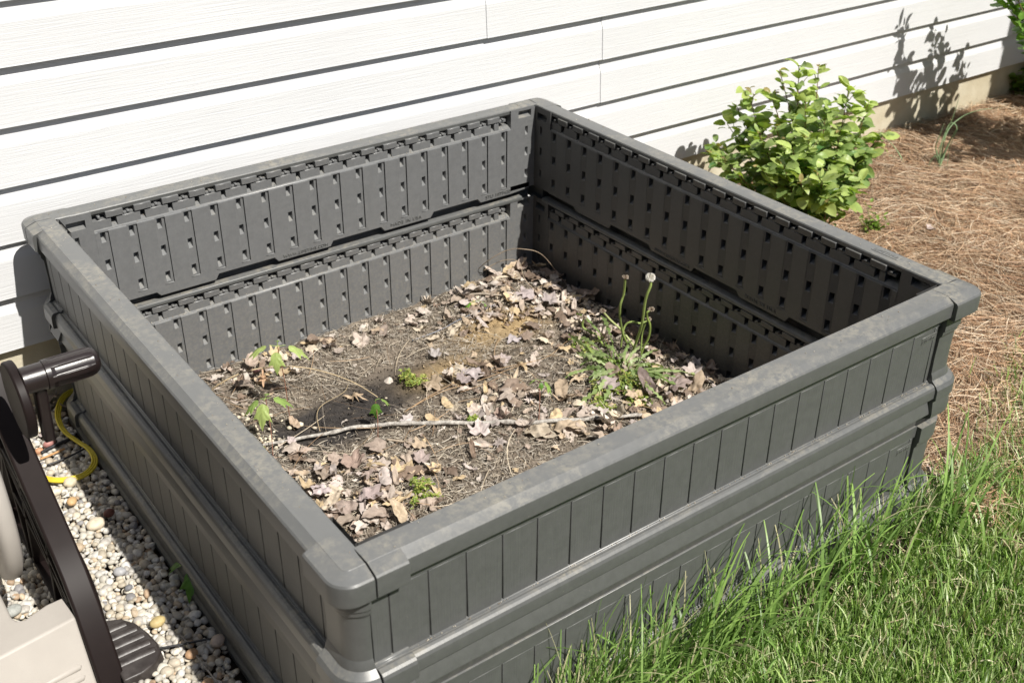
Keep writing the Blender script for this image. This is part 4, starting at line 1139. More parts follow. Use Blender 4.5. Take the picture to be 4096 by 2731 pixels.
bigstone((30, 1401), .0150, (1, .75, .6), (.33,.34,.32), .2, 'large grey green pebble inside the reel frame')
bigstone((440, 1501), .0115, (1, .8, .7), (.42,.26,.15), .3, 'brown pebble with white streaks below the ribbed foot')
bigstone((476, 1500+70), .0105, (1, .8, .7), (.46,.30,.18), .3, 'tan brown pebble low in the shade at the bottom edge')
bigstone((500, 1470), .0120, (1, .8, .7), (.50,.40,.33), .3, 'pinkish tan pebble in the shade near the corner of the bed')

# ---------------------------------------------------------------- yellow cord, tubes, chips on the gravel
path = [(188,893,.018),(165,899,.015),(146,912,.015),(135,935,.015),(134,962,.015),(148,990,.014),(176,1012,.014),(203,1030,.014),(217,1052,.014),(213,1072,.014),(193,1090,.014),(160,1100,.014),(125,1102,.014),(95,1095,.014),(60,1075,.014)]
cp_ = smooth_path([gz(u, v_, GP+h) for u, v_, h in path], 6)
mb = MB()
for o_ in (-1, 0, 1):
    pts_ = []
    for i, p in enumerate(cp_):
        t = (cp_[min(i+1, len(cp_)-1)] - cp_[max(i-1, 0)]).normalized(); sd_ = Vector((t.y, -t.x, 0)).normalized()
        up = 0.8*(1 - i/len(cp_)*0.9)
        w_ = sd_*math.cos(up) + Vector((0, 0, math.sin(up)))
        pts_.append(p + w_*0.0040*o_)
    mb.tube(pts_, 0.0024, 8)
tag(mb.build('flat_cord', M['yellow'], smooth=True), 'flat ribbed yellow cord curling over the gravel behind the reel', 'cord')
def gline(name, uv, r_, mat, label, cat, h=.012):
    mb = MB(); mb.tube(smooth_path([gz(u, v_, GP+h) for u, v_ in uv], 5), r_, 7); tag(mb.build(name, mat, smooth=True), label, cat)
gline('tube', [(108,1068),(150,1052),(190,1032),(225,1012)], .0019, M['black'], 'thin black tube lying across the gravel under the yellow cord', 'tube')
gline('tube', [(338,1496-4),(390,1484),(450,1472),(510,1460),(560,1440)], .0019, M['black'], 'thin black tube crossing the gravel below the ribbed foot', 'tube')
gline('twig', [(95,1040),(120,1026),(160,1008)], .0038, M['black'], 'blackened wood sliver on the sunlit gravel beside the cord', 'twig')
gline('twig', [(92,1054),(120,1043),(148,1030)], .0022, simple('split_wood', (0.48,0.27,0.12), .8, .2), 'orange brown wood splinter beside the blackened sliver', 'twig', .014)
gline('twig', [(415,1455),(440,1490),(470,1530),(500,1567)], .0012, M['stick'], 'thin brown stem lying on the shaded gravel by the bed', 'twig')
r = np.random.default_rng(66)
for (u, v_, s, lab) in ((120,915,.035,'large dead brown leaf in the shade behind the reel handle'), (165,935,.03,'dead brown leaf under the start of the yellow cord'), (105,1000,.028,'dusty mauve leaf on the gravel beside the red pebble'), (190,925,.028,'dark dead leaf in the shade at the foot of the bed')):
    mv, mf = leaf_mesh_np('maple' if 'mauve' in lab else 'oak', s, .5, .3, .1, r, 48, 4)
    o = np_mesh('fallen_leaf', mv, mf, M['deadleaf'], col=np.repeat(np.array([[.34,.27,.22]]) if 'mauve' not in lab else np.array([[.45,.38,.36]]), len(mv), 0), smooth=True)
    o.location = gz(u, v_, GP+.014); o.rotation_euler = (r.normal(0,.2), r.normal(0,.2), r.random()*6); tag(o, lab, 'leaf')
maple_seedling((455,1345), (450,1290), 0.05, [(2.2, .45, .036, dg), (-0.4, .5, .038, dg), (4.0, .6, .036, dg)], 'dark green maple seedling growing from the shaded gravel against the bed', .022, zf=GP, stemc=(.1,.12,.03))

# ---------------------------------------------------------------- hose reel cart
reel = empty('hose_reel_cart', (-0.80, 0.03, GP), 'beige and dark brown plastic hose reel with raised crank handle on the white gravel', 'hose reel')
def rb(mb, name, mat, parent=None, **kw):
    o = mb.build(name, mat, **kw)
    if parent is None: child_mesh(o, reel)
    else:
        o.parent = parent; 
        o.matrix_parent_inverse = (Matrix.Translation(parent.location) @ Matrix.Identity(4)).inverted() if False else parent.matrix_basis.inverted() @ Matrix.Identity(4)
        o.matrix_parent_inverse = Matrix.Translation(-Vector(reel.location)) if False else o.matrix_parent_inverse
    return o
XO, XI = -0.7620, -0.8000
legc = [(.262,-.040),(.235,-.075),(.205,-.105),(.170,-.135),(.125,-.165),(.072,-.198),(.020,-.228),(-.030,-.256),(-.070,-.285),(-.105,-.325),(-.132,-.372),(-.152,-.415),(-.166,-.452)]
mb = MB()
def leg_strip(mb, c, x0, x1, th):
    n_ = len(c); vs = []
    for i, (y, z) in enumerate(c):
        a = c[max(0, i-1)]; b = c[min(n_-1, i+1)]
        t = Vector((b[0]-a[0], b[1]-a[1])).normalized(); nn = Vector((-t.y, t.x))*-1   # away from the outside
        if nn.x < 0: nn = -nn
        vs += [(x0, y, z), (x1, y, z), (x1, y+nn.x*th, z+nn.y*th), (x0, y+nn.x*th, z+nn.y*th)]
    fs = []
    for i in range(n_-1):
        for j in range(4): fs.append((i*4+j, i*4+(j+1) % 4, (i+1)*4+(j+1) % 4, (i+1)*4+j))
    fs += [(3,2,1,0), tuple(range((n_-1)*4, n_*4))]
    mb.add(vs, fs)
leg_strip(mb, legc, XI, XO, 0.018)
rb(mb, 'frame_leg', M['brown_matte'], bevel=0.004, segs=3)
# bulging fairing on the outer side of the leg
mb = MB(); vs = []; fs = []
lc = smooth_path([Vector((y, z, 0)) for y, z in legc[6:12]], 5)
for i, q in enumerate(lc):
    t_ = (lc[min(i+1, len(lc)-1)] - lc[max(i-1, 0)]).normalized(); nn = Vector((-t_.y, t_.x))*-1
    if nn.x < 0: nn = -nn
    b_ = 0.0070*math.sin(math.pi*min(1, max(0, i/(len(lc)-1))))**1.3
    for t in range(9):
        f_ = t/8; vs.append((XO - 0.003 + b_*math.sin(f_*math.pi)**0.8, q.x + nn.x*(.0015+.034*f_), q.y + nn.y*(.0015+.034*f_)))
for i in range(len(lc)-1):
    for t in range(8): fs.append((i*9+t, i*9+t+1, (i+1)*9+t+1, (i+1)*9+t))
mb.add(vs, fs); rb(mb, 'fairing', M['brown'], smooth=True)
# side lattice: hub ring, spokes and struts between the leg and the rear leg
mb = MB()
HUB = (0.125, -0.150)
HUBL = (.205, -.215)
def bar3(mb, a, b, t=.006, x0=-0.798, x1=-0.776):
    d = Vector((b[0]-a[0], b[1]-a[1])).normalized(); nn = Vector((-d.y, d.x))*t
    vs = [(x, p[0]+s*nn.x, p[1]+s*nn.y) for x in (x0, x1) for p, s in ((a, 1), (b, 1), (b, -1), (a, -1))]
    mb.add(vs, [(0,1,2,3),(7,6,5,4),(0,4,5,1),(1,5,6,2),(2,6,7,3),(3,7,4,0)])
for q in ((.065,-.225),(-.032,-.285),(-.09,-.36),(-.12,-.43),(.20,-.44),(.36,-.44),(.38,-.25),(.30,-.07)): bar3(mb, HUBL, q)
for a, b in (((0,-.25),(.06,-.44)),((-.07,-.33),(.02,-.44)),((.10,-.19),(.18,-.44)),((-.09,-.36),(.20,-.30)),((-.032,-.285),(.26,-.20)),((-.14,-.44),(.42,-.44)),((.26,-.05),(.44,-.44))): bar3(mb, a, b, .004)
rb(mb, 'side_lattice', M['brown_matte'], bevel=0.0015)
mb = MB(); leg_strip(mb, [(y, z) for y, z in ((.262,-.040),(.30,-.10),(.35,-.22),(.40,-.34),(.44,-.452))], XI, XO, -0.018); rb(mb, 'frame_leg', M['brown'], bevel=.004, segs=2)
# crank: hub, arm, shaft and fluted grip
mb = MB(); hy, hz = 0.055, -0.018
mb = MB()
a = Vector((.078, -.140)); b = Vector((hy, hz)); d = (b-a).normalized(); nn = Vector((-d.y, d.x))
vs = []
for x in (-0.7525, -0.7355):
    for p, s in ((a, .011), (b, .013), (b, -.013), (a, -.011)): vs.append((x, p.x+nn.x*s, p.y+nn.y*s))
mb.add(vs, [(0,1,2,3),(7,6,5,4),(0,4,5,1),(1,5,6,2),(2,6,7,3),(3,7,4,0)])
arm = rb(mb, 'crank_arm', M['brown'], bevel=.004, segs=3)
mb = MB(); mb.tube([(-0.7790, hy+.022, hz-.040), (-0.7640, hy+.022, hz-.040)], 0.060, 40); rb(mb, 'crank_disc', M['brown_matte'], bevel=.003, segs=2)
mb = MB(); mb.tube([(-0.7660, hy, hz), (-0.7300, hy, hz)], 0.0207, 28); rb(mb, 'crank_shaft', M['brown'], smooth=False, bevel=.0012)
mb = MB(); vs = []; nseg = 96
xsn = [-.7340, -.7330, -.726, -.720, -.706, -.690, -.676, -.670, -.6630, -.6575, -.6540, -.6520]
rs = [.0205, .0228, .0228, .0228, .0228, .0228, .0228, .0224, .0207, .0175, .0122, .0040]
for x, r0 in zip(xsn, rs):
    fl = 1.0 if (-.722 < x < -.663) else 0.0
    for j in range(nseg):
        th = 2*math.pi*j/nseg
        g = abs(((th*6/(2*math.pi)) % 1.0) - 0.5)*2      # six wide flats
        dr = -0.0017*fl*(1 if g < 0.62 else 0)
        vs.append((x, hy + (r0+dr)*math.cos(th), hz + (r0+dr)*math.sin(th)))
fs = [(i*nseg+j, i*nseg+(j+1) % nseg, (i+1)*nseg+(j+1) % nseg, (i+1)*nseg+j) for i in range(len(xsn)-1) for j in range(nseg)]
fs += [tuple(range(nseg))[::-1], tuple(range((len(xsn)-1)*nseg, len(xsn)*nseg))]
mb.add(vs, fs); gp = rb(mb, 'crank_grip', M['brown'], smooth=True, bevel=0.0004)
# ribbed foot
mb = MB(); footo = [(-.768,-.035),(-.748,-.036),(-.728,-.045),(-.712,-.068),(-.703,-.100),(-.699,-.130),(-.702,-.152),(-.716,-.168),(-.740,-.176),(-.768,-.176)]
k = len(footo); zt = GP + .020
vs = [(x, y, zt) for x, y in footo] + [(x+.004*(1 if x > -.76 else 0), y, GP-.004) for x, y in footo]
mb.add(vs, [tuple(range(k))[::-1], tuple(range(k, 2*k))] + [(i, (i+1) % k, (i+1) % k + k, i + k) for i in range(k)])
for i in range(5):
    y = -.060 - i*.020; x1 = [-.722,-.712,-.708,-.706,-.706][i]
    vs = []
    for x in (-.768, x1): vs += [(x, y+.007, zt-.001), (x, y+.002, zt+.0034), (x, y-.004, zt+.0030), (x, y-.008, zt-.001)]
    mb.add(vs, [(0,1,5,4),(1,2,6,5),(2,3,7,6),(0,3,2,1),(4,5,6,7)])
rb(mb, 'foot', simple('scuffed_brown_plastic', (0.034,0.027,0.025), .42, .25, 60, .15, .5, col_b=(.058,.050,.047)), bevel=.003, segs=3)
# beige front tray with a recessed cut-out
mb = MB(); zt = -.335
top = [(-.8005,-.106),(-.8005,-.052),(-.826,-.053),(-.848,-.060),(-.862,-.066),(-.872,-.062),(-.8765,-.050),(-.8765,.03),(-.99,.03),(-1.10,.03),(-1.10,-.135),(-.91,-.1215)]
k = len(top)
vs = [(x, y, zt) for x, y in top] + [(x, y - .05*(1 if y < -.1 else 0), GP) for x, y in top]
hole = None
mb.add(vs, [tuple(range(k))[::-1], tuple(range(k, 2*k))] + [(i, (i+1) % k, (i+1) % k + k, i + k) for i in range(k)])
body = rb(mb, 'front_tray', M['beige'], bevel=.0035, segs=3)
# slanting vent ribs on the front face
mb = MB()
for i in range(3):
    p0 = gy(184.0 + 11*i, 1519 + 28*i, -.128 - .012*i); z = p0.z - .001
    yb = -.106 - .05*(z+.335)/(-.112)
    mb.tube([(p0.x, yb+.0015, z), (p0.x-.004, yb+.0005, z), (p0.x-.12, yb-.012, z-.002)], [.002, .0058, .0058], 10)
o = mb.build('vent_ribs', M['beige'], smooth=True); o.parent = body
# drum flange
mb = MB(); vs = []; nn_ = 64
prof = [(-.842,.150),(-.838,.165),(-.838,.186),(-.843,.198),(-.856,.201),(-.866,.196),(-.866,.150)]
for x, rr_ in prof:
    for j in range(nn_): vs.append((x, HUB[0]-.005 + rr_*math.cos(2*math.pi*j/nn_), HUB[1] + rr_*math.sin(2*math.pi*j/nn_)))
m_ = len(prof); fs = [(i*nn_+j, i*nn_+(j+1) % nn_, ((i+1) % m_)*nn_+(j+1) % nn_, ((i+1) % m_)*nn_+j) for i in range(m_) for j in range(nn_)]
mb.add(vs, fs); mb.tube([(-.846, HUB[0], HUB[1]), (-1.05, HUB[0], HUB[1])], .055, 24)
for j in range(6):
    a_ = j*math.pi/3+.2; mb.tube([(-.850, HUB[0], HUB[1]), (-.850, HUB[0]+.16*math.cos(a_), HUB[1]+.16*math.sin(a_))], .008, 8)
rb(mb, 'drum_flange', M['beige'], smooth=True)
mb = MB(); mb.box((-1.10, .24, -.06), (-.80, .262, -.035)); rb(mb, 'top_bar', M['brown'], bevel=.004, segs=2)

# ---------------------------------------------------------------- pine straw mulch
def edge_y(x):     # border between the straw and the lawn
    return np.interp(x, [0.60, 0.68, 0.85, 1.17, 1.6, 2.2, 3.0], [-0.67, -0.62, -0.57, -0.46, -0.42, -0.38, -0.36])
def straw_z(x, y): return GZ + 0.004 + 0.022*(fbm(np.asarray(x), np.asarray(y), 3.5, 61)-0.4) + 0.03*np.clip((np.asarray(y)-.35)*2.2, 0, 1)*np.clip(np.asarray(x)-1.0, 0, 1)
n = 90
sxg, syg = np.meshgrid(np.linspace(0.60, 3.5, n), np.linspace(-1.0, 0.73, n))
szg = straw_z(sxg, syg) - 0.004
ii = (np.arange(n-1)[:, None]*n + np.arange(n-1)[None, :]).ravel()
tag(np_mesh('mulch_bed', np.stack([sxg, syg, szg], -1).reshape(-1, 3), np.stack([ii, ii+1, ii+n+1, ii+n], -1), simple('straw_base', (0.16,0.10,0.06), .9, .3, 60, .6), smooth=True), kind='structure')
r = np.random.default_rng(14)
k = 74000
# denser towards the camera side
X_ = 0.60 + 2.5*r.random(k)**1.25; Y_ = r.uniform(-0.9, 0.70, k)
keep = (Y_ > edge_y(X_) - 0.05 - 0.03*r.random(k)) & (Y_ < wall_y(X_)-0.01) & ~((X_ < .615) & (Y_ > -.62)) ; X_, Y_ = X_[keep], Y_[keep]; k = len(X_)
flow = fbm(X_, Y_, 3.0, 71)*9.0
an_ = flow + r.normal(0, .75, k)
L_ = 0.06+0.10*r.random(k)
L_ = np.where(X_ < .70, np.minimum(L_, 2*(X_-.605)+.01), L_)
L_ = np.where(Y_ > .62, .05, L_)
cs = pick([(0.44,0.28,0.165),(0.49,0.335,0.205),(0.55,0.42,0.28),(0.35,0.205,0.115),(0.25,0.14,0.08),(0.60,0.49,0.36),(0.41,0.29,0.19)], k, r, .24)*(0.72+0.5*fbm(X_, Y_, 5, 72))[:, None]
tag(ribbons('pine_straw', X_, Y_, straw_z(X_, Y_)+0.001+0.024*r.random(k), L_, 0.0009+0.0007*r.random(k), an_, r.normal(0, 1.0, k), .008*r.random(k), cs, M['needle'], 6, 15),
    'thick tan pine straw mulch spread between the bed, the wall and the lawn', 'pine straw', kind='stuff')
# dead leaves and a rock at the straw edge
for (u, v_, s, kind, c, lab) in ((2140,525,.022,'maple',(.45,.37,.34),'small pinkish leaf on the pine straw behind the bed'), (1860,150+225,.018,'ovate',(.55,.48,.38),'pale leaf scrap on the straw right of the shrub'),
                                 (2150,1090,.04,'maple',(.42,.33,.29),'pinkish brown dead leaf at the corner of the lawn beside the rock'), (1480,1500-60,.03,'oak',(.40,.30,.22),'brown dead leaf half hidden in the grass by the bed'),
                                 (2180,1060,.03,'oak',(.32,.24,.20),'curled dark leaf between straw and lawn')):
    rr2 = np.random.default_rng(int(u)); mv, mf = leaf_mesh_np(kind, s, .4, .3, .08, rr2, 44, 4)
    o = np_mesh('fallen_leaf', mv, mf, M['deadleaf'], col=np.repeat(np.array(c)[None], len(mv), 0), smooth=True)
    o.location = gz(u, v_, GZ+.03); o.rotation_euler = (rr2.normal(0,.2), rr2.normal(0,.2), rr2.random()*6); tag(o, lab, 'leaf')
rr2 = np.random.default_rng(8); v, f = lump(rr2, .036, (1, .62, .45), 3)
v[:, 2] = np.round(v[:, 2]/.006)*.004 + v[:, 2]*.35
o = np_mesh('rock', v, f, M['rock'], smooth=True); o.location = gz(2135, 1130, GZ+.012); o.rotation_euler = (0, .1, .5)
tag(o, 'flat brown rock at the edge of the lawn by the right corner of the bed', 'rock')

# ---------------------------------------------------------------- lawn
lawn_poly = MB()
n = 70
lx_, ly_ = np.meshgrid(np.linspace(-1.2, 3.4, n), np.linspace(-4.0, -0.2, n))
def lawn_z(x, y): return GZ + 0.010*(fbm(np.asarray(x), np.asarray(y), 3, 81)-.5) - 0.002
lz_ = lawn_z(lx_, ly_) - 0.006
mask = (ly_ < edge_y(lx_)+.02) & ~((lx_ < .60) & (ly_ > -.60))
idx = np.arange(n*n).reshape(n, n); fm = mask[:-1, :-1] & mask[1:, 1:] & mask[:-1, 1:] & mask[1:, :-1]
a = idx[:-1, :-1][fm]; F_ = np.stack([a, a+1, a+n+1, a+n], -1)
tag(np_mesh('lawn', np.stack([lx_, ly_, lz_], -1).reshape(-1, 3), F_, simple('lawn_soil', (0.075,0.07,0.035), .95, .4, 50, .6), smooth=True), kind='structure')

def blades(name, X, Y, Z, H, Wd, az, bend, cols, mat, segs=4, seedv=3, twist=0.3, label=None, cat='grass'):
    r = np.random.default_rng(seedv); k = len(X); t = np.linspace(0, 1, segs+1)
    phi = 0.12 + bend[:, None]*t[None]**1.2            # angle from vertical
    st = H[:, None]/segs
    hx = np.concatenate([np.zeros((k, 1)), np.cumsum(np.sin(phi[:, :-1])*st, 1)], 1)
    hz_ = np.concatenate([np.zeros((k, 1)), np.cumsum(np.cos(phi[:, :-1])*st, 1)], 1)
    ca, sa = np.cos(az)[:, None], np.sin(az)[:, None]
    fa = az + math.pi/2 + r.normal(0, twist, k)
    wx, wy = np.cos(fa)[:, None], np.sin(fa)[:, None]
    w = Wd[:, None]*0.5*np.array([0.8, 1.0, 0.9, 0.6, 0.08][:segs+1] if segs == 4 else np.linspace(1, .08, segs+1)**.6)[None]
    A = np.stack([X[:, None]+hx*ca+wx*w, Y[:, None]+hx*sa+wy*w, Z[:, None]+hz_], -1)
    B = np.stack([X[:, None]+hx*ca-wx*w, Y[:, None]+hx*sa-wy*w, Z[:, None]+hz_], -1)
    V = np.stack([A, B], 2).reshape(k, -1, 3)
    V[:, :, 2] = np.maximum(V[:, :, 2], GZ + .001)
    q = np.array([(2*i, 2*i+1, 2*i+3, 2*i+2) for i in range(segs)])
    F = (q[None] + (np.arange(k)*(2*(segs+1)))[:, None, None]).reshape(-1, 4)
    o = np_mesh(name, V.reshape(-1, 3), F, mat, col=np.repeat(cols, 2*(segs+1), 0), smooth=True)
    if label: tag(o, label, cat, kind='stuff')
    return o
GR = [(0.18,0.30,0.07),(0.26,0.40,0.10),(0.35,0.47,0.14),(0.09,0.16,0.035),(0.32,0.43,0.15),(0.50,0.58,0.30)]
r = np.random.default_rng(22)
k = 420000
X_ = r.uniform(-0.55, 3.0, k); Y_ = -0.2 - 1.7*r.random(k)
dist = np.hypot(X_+1.0, Y_+1.47)
keep = (Y_ < edge_y(X_) + .06*(fbm(X_, Y_, 9, 91)-.45)) & ~((X_ < .63) & (Y_ > -.615)) & (r.random(k) < np.clip(1.25/dist, .3, 1)) & (fbm(X_, Y_, 16, 93) > .24)
# only where the photo or a step to the side could see it
keep &= (Y_ > -1.35) | (r.random(k) < .3)
X_, Y_ = X_[keep], Y_[keep]; k = len(X_)
H_ = r.uniform(.018, .042, k) + .010*(fbm(X_, Y_, 6, 95)-.3)
cs = pick(GR, k, r, .25); dryg = r.random(k) < .10; cs[dryg] = np.array([.45,.40,.24])*r.uniform(.7, 1.1, (dryg.sum(), 1))
blades('grass', X_, Y_, lawn_z(X_, Y_), H_, r.uniform(.0016, .0038, k), r.random(k)*6.28, r.uniform(.1, 1.2, k), cs, M['grass'], 4, 5, label='mown green lawn grass filling the lower right of the view')
# fallen clippings / thatch
k = 12000; X_ = r.uniform(-.5, 2.2, k); Y_ = r.uniform(-1.5, -.25, k); keep = (Y_ < edge_y(X_)+.03) & ~((X_ < .63) & (Y_ > -.62)); X_, Y_ = X_[keep], Y_[keep]; k = len(X_)
tag(ribbons('thatch', X_, Y_, lawn_z(X_, Y_)+.004+.02*r.random(k), r.uniform(.015, .05, k), r.uniform(.001, .002, k), r.random(k)*6.28, r.normal(0, .8, k), .004*r.random(k), pick([(.42,.36,.22),(.30,.25,.14),(.5,.45,.3),(.14,.2,.06)], k, r), M['needle'], 4, 25), 'dry pale grass clippings lying between the lawn blades', 'grass clippings', kind='stuff')
# long unmown grass leaning on the bed front
k = 4600
X_ = r.uniform(-.42, .74, k); Y_ = -.615 - np.abs(r.normal(0, .034, k))
dens = fbm(X_, Y_*0, 11, 97, 2); keep = r.random(k) < np.clip((dens-.30)*2.4, .12, 1)*np.where(X_ < -.30, .35, 1); X_, Y_ = X_[keep], Y_[keep]; k = len(X_)
H_ = (.045 + .165*r.random(k)**1.7)*(1 - .6*np.clip((X_-.30)/.3, 0, 1)) + .03*fbm(X_, Y_, 9, 99)
az = np.where(r.random(k) < .35, r.normal(-1.2, .8, k), r.normal(.7, .8, k))
blades('long_grass', X_, Y_, lawn_z(X_, Y_), H_, r.uniform(.0022, .0046, k), az, r.uniform(.2, 2.1, k), pick([GR[0],GR[1],GR[3],(0.12,0.21,0.05),(0.17,0.27,0.07),(.45,.42,.25)], k, r, .25), M['grass'], 8, 6, .25, 'long unmown grass leaning along the front of the bed')
# some wide long blades
k = 120; X_ = r.uniform(-.35, .60, k); Y_ = -.65 - np.abs(r.normal(0, .05, k))
blades('broad_grass', X_, Y_, lawn_z(X_, Y_), r.uniform(.14, .32, k), r.uniform(.0035, .0062, k), np.where(r.random(k) < .6, r.normal(.2, .5, k), r.normal(3.3, .6, k)), r.uniform(1.2, 2.6, k), pick([GR[0],GR[1],(.14,.23,.06)], k, r, .2), M['grass'], 10, 7, .3, 'broad arching grass blades over the base of the bed front')
k = 900; X_ = r.uniform(.72, 1.5, k); Y_ = edge_y(X_) + r.normal(-.04, .05, k); keep = ~((X_ < .66) & (Y_ > -.62)); X_, Y_ = X_[keep], Y_[keep]; k = len(X_)
blades('edge_grass', X_, Y_, straw_z(X_, Y_), r.uniform(.03, .075, k), r.uniform(.002, .0036, k), r.normal(2.4, 1.2, k), r.uniform(.3, 1.5, k), pick(GR[1:], k, r, .2), M['grass'], 8, 8, .3, 'taller grass blades spilling over the edge of the pine straw')

# taller stray blades and a few yellowing ones scattered through the lawn
k = 7500; X_ = r.uniform(-.4, 1.9, k); Y_ = -.62 - np.abs(r.normal(0, .26, k)); keep = Y_ < edge_y(X_) - .01; X_, Y_ = X_[keep], Y_[keep]; k = len(X_)
keep = r.random(k) < np.clip(fbm(X_, Y_, 8, 105)*2.2 - .55, .05, 1); X_, Y_ = X_[keep], Y_[keep]; k = len(X_)
cs = pick([GR[0], GR[1], GR[2], GR[5], (.12,.21,.05), (.50,.46,.27)], k, r, .2)
blades('tall_grass', X_, Y_, lawn_z(X_, Y_), r.uniform(.03, .068, k), r.uniform(.0022, .0050, k), r.random(k)*6.28, r.uniform(.3, 2.0, k), cs, M['grass'], 6, 9, .5, 'stray taller blades among the mown lawn grass')

# ---------------------------------------------------------------- shrubs
def shrub(base, label, stems, seed, leaf_s=(.014, .033), col_hi=(.43,.52,.16), col_lo=(.075,.17,.05), step=.020, node_leaves=3, leafy_from=0.08, cat='shrub', name='leafy_shrub', group=None):
    e = empty(name, base, label, cat, group); rr = np.random.default_rng(seed); st, lf = [], []
    for (tip, bow) in stems:
        tip = Vector(tip); b0 = Vector(base) + Vector((rr.normal(0,.012), rr.normal(0,.012), 0))
        mid = (b0+tip)/2 + Vector(bow)
        pts = smooth_path([b0, mid, tip], 10); L = sum((pts[i+1]-pts[i]).length for i in range(len(pts)-1))
        nq = len(pts); st.append(tube_np(pts, [0.0032*(1-.75*i/nq) for i in range(nq)], 6, (0.20,0.12,0.06)))
        acc = 0
        twigs = [(pts[i], (pts[min(i+1, nq-1)]-pts[i-1]).normalized(), i/nq) for i in range(int(nq*leafy_from)+1, nq)]
        # side twigs
        for (p, t, f) in list(twigs):
            if rr.random() < .42 and f < .85:
                az = rr.random()*6.28; d = (Vector((math.cos(az), math.sin(az), .55)) + t*.4).normalized(); l2 = rr.uniform(.03, .075)*(1.1-f*.5)
                q = [p, p+d*l2*.5, p+d*l2+Vector((0,0,.006))]; st.append(tube_np(q, [.0014, .0011, .0007], 5, (0.22,0.20,0.07)))
                twigs += [(q[2], d, min(1, f+.15))]
        for (p, t, f) in twigs:
            h = min(1, max(0, (p.z - base[2])/0.42))
            for j in range(node_leaves):
                az = rr.random()*6.28; up = rr.uniform(-.25, .75)
                d = Vector((math.cos(az), math.sin(az), up)).normalized()
                pp = p + d*rr.uniform(.004, .014)
                s = rr.uniform(*leaf_s)*(1.0 if f < .8 else .75)
                young_lit = np.clip(f*0.55 + h*0.42 - .10 + rr.normal(0, .24), 0, 1)  # young tips paler; low leaves darkened, interior shade put into their colour
                c = np.array(col_lo)*(1-young_lit) + np.array(col_hi)*young_lit
                if f > .93 and rr.random() < .22: c = np.array([.30, .24, .09]); s *= .6
                nn = Vector((rr.normal(0, .5), rr.normal(0, .5), 1.0))
                add_leaf(lf, 'round' if rr.random() < .7 else 'ovate', s*.92, pp, d, nn, rr, c*rr.uniform(.75, 1.2), curl=rr.uniform(-.3, .3), fold=rr.uniform(.1, .4), K=18, rings=2, bend=rr.uniform(-.4, .1))
    flush(st, 'stems', M['stem'], parent=e); flush(lf, 'foliage', M['leaf'], parent=e)
    return e
SB = Vector((1.29, 0.26, GZ))
stems = []
def tipat(u, v_, x): return gx(u, v_, x + .03)
for (u, v_, x) in ((1835,150,1.26),(1880,155,1.30),(1790,160,1.22),(1770,215,1.20),(1715,205,1.17),(1690,240,1.18),(1950,200,1.38),(1995,235,1.42),(1670,285,1.15),(1645,330,1.12),(2030,305,1.44),(1850,230,1.16),(1900,240,1.22),(1780,290,1.10),(1860,310,1.10),(1930,300,1.25),
                   (1990,350,1.35),(1720,340,1.08),(1620,345,1.06),(1965,400,1.24),(1950,435,1.16),(1905,455,1.06),(1880,400,1.04),(1740,300,1.12),(1820,340,1.06),(1900,420,1.10),(1800,380,1.04),(1840,420,1.02),(1660,360,1.02),(1750,385,1.0)):
    stems.append((tipat(u, v_, x), (random.uniform(-.02, .02), random.uniform(-.02, .02), random.uniform(-.01, .03))))
shrub(SB, 'bushy bright green shrub growing just behind the dark right panel of the bed', stems, 41, leafy_from=.35)
SB2 = Vector((2.50, 0.14, GZ))
stems = []
for (x, y, z) in ((2.08,.42,.215),(2.10,.44,.17),(2.12,.38,.16),(2.28,.40,.20),(2.27,.42,.16),(2.30,.36,.14),(2.33,.44,.12),(2.46,.40,.09),(2.48,.34,.10),(2.20,.36,.10),(2.24,.30,.16),(2.38,.36,.04),(2.44,.30,.06),(2.34,.30,.10),(2.50,.40,.02),(2.40,.22,.14),(2.16,.30,.20),(2.35,.10,.05),(2.5,.05,.0),(2.6,.15,.0),(2.45,-.05,-.05),(2.3,.02,.08),(2.55,-.1,-.1),(2.2,.10,.0),(2.1,.05,.05),(2.4,.0,-.1),(2.3,-.05,-.05),(2.65,.0,-.1)):
    stems.append(((x, y, z), (random.uniform(-.02, .02), random.uniform(-.02, .02), 0.0)))
shrub(SB2, 'darker leafy shrub at the right edge, one sprig reaching in above the straw', stems, 43, col_hi=(.16,.30,.05), leafy_from=.35, node_leaves=3)
# sprig seen at the top right corner
def small_plant(uv, label, seed, n_=6, s=(.008,.014), h=.05, col=(.24,.38,.06), z=GZ+.015):
    b = gz(*uv, z); stems = []; rr = np.random.default_rng(seed)
    for i in range(n_): stems.append((b + Vector((rr.normal(0,.03), rr.normal(0,.03), h*rr.uniform(.6, 1.1))), (0, 0, .004)))
    shrub(b, label, stems, seed, leaf_s=s, col_hi=col, col_lo=tuple(q*.55 for q in col), leafy_from=.3, node_leaves=2, cat='weed', name='small_weed')
small_plant((2330, 225), 'small bright green weed at the right edge in the shade by the foundation', 51, 5, (.012,.020), .09)
small_plant((2003, 535), 'little green weed poking up just behind the top rail of the bed', 52, 3, (.006,.010), .03)

